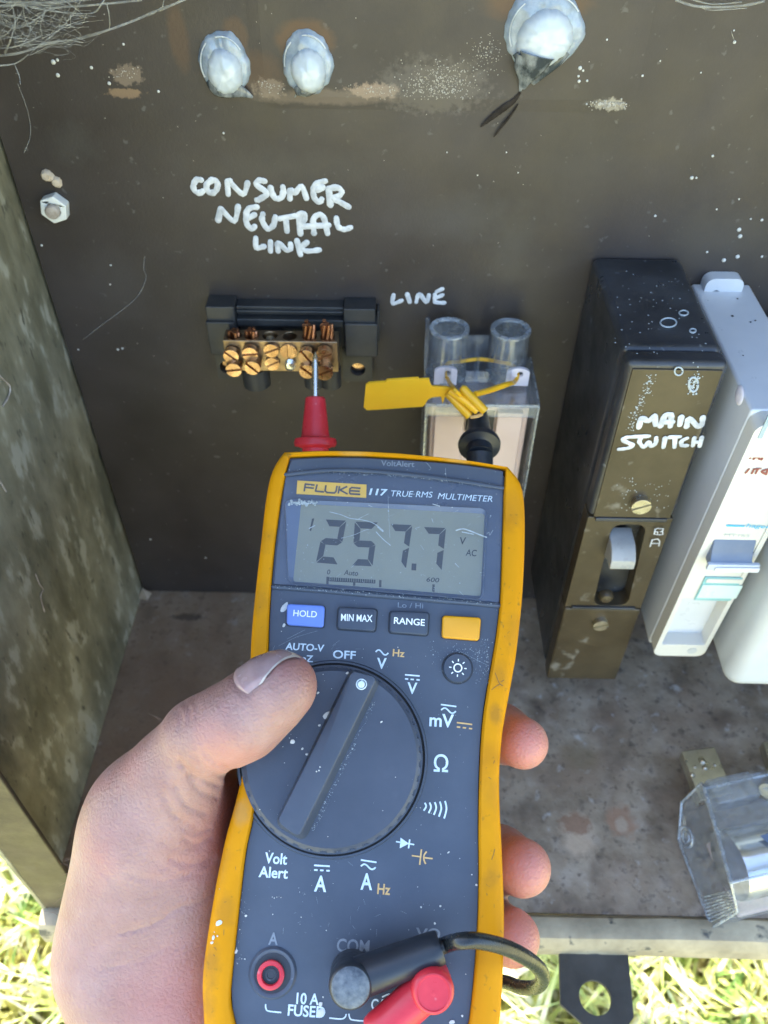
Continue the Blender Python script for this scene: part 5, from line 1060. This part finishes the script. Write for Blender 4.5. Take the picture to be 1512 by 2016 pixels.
def nets(vox):
    lo = np.min([np.minimum(a-ra, b_-rb) for a, b_, ra, rb, k in PR], 0) - .006; hi = np.max([np.maximum(a+ra, b_+rb) for a, b_, ra, rb, k in PR], 0) + .006
    n = np.ceil((hi-lo)/vox).astype(int) + 1
    ax = [lo[i] + np.arange(n[i])*vox for i in range(3)]
    D = np.full(tuple(n), .02)
    for a, b_, ra, rb, k in PR:
        m_ = max(ra, rb) + .008 + k; l = np.maximum(np.floor((np.minimum(a, b_)-m_-lo)/vox).astype(int), 0); h = np.minimum(np.ceil((np.maximum(a, b_)+m_-lo)/vox).astype(int)+1, n)
        sl = tuple(slice(l[i], h[i]) for i in range(3)); G = np.stack(np.meshgrid(*[ax[i][sl[i]] for i in range(3)], indexing='ij'), -1)
        D[sl] = smin(D[sl], sd(G, a, b_, ra, rb), k)
    ix = np.argwhere(np.abs(D) < .004); P = lo + ix*vox; D[tuple(ix.T)] = detail(P, D[tuple(ix.T)])
    ins = D < 0; c = np.zeros(tuple(n-1), int)
    for i in (0,1):
        for j in (0,1):
            for k in (0,1): c += ins[i:n[0]-1+i, j:n[1]-1+j, k:n[2]-1+k]
    act = np.argwhere((c > 0) & (c < 8)); idx = -np.ones(tuple(n-1), int); idx[tuple(act.T)] = np.arange(len(act))
    sm = np.zeros((len(act), 3)); ct = np.zeros(len(act)); cor = [(i,j,k) for i in (0,1) for j in (0,1) for k in (0,1)]
    for a in cor:
        for ax_ in range(3):
            if a[ax_] == 0:
                e = list(a); e[ax_] = 1; A = act + np.array(a); E_ = act + np.array(e); da = D[tuple(A.T)]; de = D[tuple(E_.T)]
                cr = (da < 0) != (de < 0); t = np.where(cr, da/np.where(cr, da-de, 1), 0); p = A.astype(float); p[:, ax_] += t; sm[cr] += p[cr]; ct[cr] += 1
    V = lo + sm/ct[:, None]*vox; F = []
    for ax_ in range(3):
        s0 = [slice(0, None)]*3; sh = [slice(0, None)]*3; s0[ax_] = slice(0, -1); sh[ax_] = slice(1, None)
        cr = np.argwhere(ins[tuple(s0)] != ins[tuple(sh)]); o1, o2 = [i for i in range(3) if i != ax_]
        cr = cr[(cr[:, o1] > 0) & (cr[:, o2] > 0) & (cr[:, o1] < n[o1]-1) & (cr[:, o2] < n[o2]-1)]
        q = []
        for d1, d2 in ((0,0),(1,0),(1,1),(0,1)): w_ = cr.copy(); w_[:, o1] -= d1; w_[:, o2] -= d2; q.append(idx[tuple(w_.T)])
        q = np.stack(q, 1); fl = ins[tuple(cr.T)]; 
        if ax_ == 1: fl = ~fl
        q[~fl] = q[~fl][:, ::-1]; F.append(q)
    return V, np.vstack(F)
V_, F_ = nets(.0007)
Wv = V_ @ RM.T + CAM
HM = Matrix.Translation(at(300, 1950, .245)); org = np.array(HM.translation)
# skin: pinker at fingertips, knuckle, thumb pad; fingertips also brightened to paint in light
def hst(px, py, Z, r, c, op, ns=120): p = at(px, py, Z); return ((p.x, p.y, p.z), (r, r, r), ns, .45, .9, c, op)
PINK = (.62, .20, .145)
m_skin = M('skin', (.300,.160,.130), (.375,.222,.188), 70, .46, bump=.5, bscale=1500, bdist=.00035, spec=.42, sss=.38, sssr=(.0045,.0015,.0007), rvar=.07, detail=8, spots=((260,.55,.75,(.34,.185,.15)),(45,.52,.75,(.37,.172,.145)),(17,.50,.66,(.345,.160,.132)),(24,.58,.72,(.42,.27,.22))),
  stains=[hst(1040,1465,.262,.014,(.74,.27,.20),.85), hst(1040,1712,.255,.015,(.74,.27,.20),.85), hst(1025,1850,.25,.014,(.74,.27,.20),.85), hst(455,1465,.220,.012,PINK,.38), hst(420,1610,.25,.016,PINK,.45), hst(350,1670,.235,.015,PINK,.25), hst(330,1980,.225,.02,PINK,.30), hst(160,2000,.24,.012,PINK,.35), hst(300,1620,.235,.012,PINK,.22), hst(540,1330,.22,.006,PINK,.15)])
nt = m_skin.node_tree; vo = nt.nodes.new('ShaderNodeTexVoronoi'); vo.feature = 'DISTANCE_TO_EDGE'; vo.inputs['Scale'].default_value = 620
tcn = [q for q in nt.nodes if q.type == 'TEX_COORD'][0]; nt.links.new(tcn.outputs['Object'], vo.inputs['Vector'])
b2 = nt.nodes.new('ShaderNodeBump'); b2.inputs['Strength'].default_value = .75; b2.inputs['Distance'].default_value = .00035
bn = [q for q in nt.nodes if q.type == 'BUMP' and q != b2][0]; nt.links.new(vo.outputs['Distance'], b2.inputs['Height']); nt.links.new(bn.outputs[0], b2.inputs['Normal']); nt.links.new(b2.outputs[0], nt.nodes['Principled BSDF'].inputs['Normal'])
hm = bpy.data.meshes.new('person'); hm.from_pydata((Wv - org).tolist(), [], F_.tolist()); hm.materials.append(m_skin); hm.shade_smooth()
bmh = bmesh.new(); bmh.from_mesh(hm); bmesh.ops.recalc_face_normals(bmh, faces=bmh.faces); bmh.to_mesh(hm); bmh.free(); hm.shade_smooth()
hand = bpy.data.objects.new('person', hm); COL.objects.link(hand); hand.matrix_world = HM; W[hand.name] = HM
sm_ = hand.modifiers.new('smooth', 'SMOOTH'); sm_.factor = .5; sm_.iterations = 2
tag(hand, 'bare left hand and wrist gripping the multimeter, thumb resting on the dial, fingertips behind', 'person')
# thumbnail: rays from the thumb axis out to its surface
def nailpt(t, a, off):
    o = A1 + td*t; d = nd*math.cos(a) + ns_*math.sin(a); s_ = 0.0; lo_, hi_ = 0, .02
    for _ in range(26):
        mid_ = (lo_+hi_)/2
        if field((o + d*mid_)[None])[0] < 0: lo_ = mid_
        else: hi_ = mid_
    return Vector(CAM + RM @ (o + d*(lo_ + off)))
TMIN = lambda e: -.0088 + .0022*e**2.5
TMAX = lambda e: .0070 - .0100*e**2.2
AM = .82
def nailpatch(name, f0, f1, mat, off, nx_=20, na=20):
    b = B(); g0 = []
    for i in range(nx_+1):
        for j in range(na+1):
            a = -AM + 2*AM*j/na; e = abs(a)/AM; lo_, hi_ = TMIN(e), TMAX(e); f = f0 + (f1-f0)*i/nx_
            t = lo_ + (hi_-lo_)*f if f1 <= 1 else hi_ + (f-1)*.016
            ed = (j in (0, na)) or (i == 0 and f1 <= 1)
            g0.append(nailpt(t, a, -.0002 if ed else off))
    n = na+1; b.add(g0, [(i*n+j, i*n+j+1, (i+1)*n+j+1, (i+1)*n+j) for i in range(nx_) for j in range(na)])
    return b.build(name, mat, hand, smooth=70)
nailpatch('thumb_nail', 0, 1, m_nail, .00042); nailpatch('nail_edge', 1.0, 1.07, m_naile, .00048, nx_=3)
# fine hairs along the back of the thumb and wrist
b = B()
for px, py in [(349,1394),(340,1405),(330,1418),(322,1428),(318,1432),(300,1455),(290,1468),(286,1472),(283,1476),(276,1485),(262,1500),(240,1528),(228,1542),(225,1546),(170,1615),(160,1640),(154,1655),(152,1662),(149,1672),(146,1690),(142,1712),(139,1730),(136,1745),(134,1752),(130,1775),(124,1800),(118,1822)]:
    for k in range(2):
        cpx, cpy = px + random.uniform(8, 20), py + random.uniform(2, 14); Z = .2445 if py > 1560 else .2310 + (py-1390)/170*.0085
        d = Vector((random.uniform(-.009,-.001), 0, random.uniform(-.004,.007)))*random.uniform(.5,1.0); p0 = at(cpx, cpy, Z)
        q = Vector(RM @ np.array([d.x, d.z, random.uniform(-.002,.002)])); b.tube([p0, p0 + q*.6 + Vector(RM @ np.array([0, .0008, 0])), p0 + q], [.00007,.00006,.00002], 5)
b.build('fine_hairs', m_hair, hand)
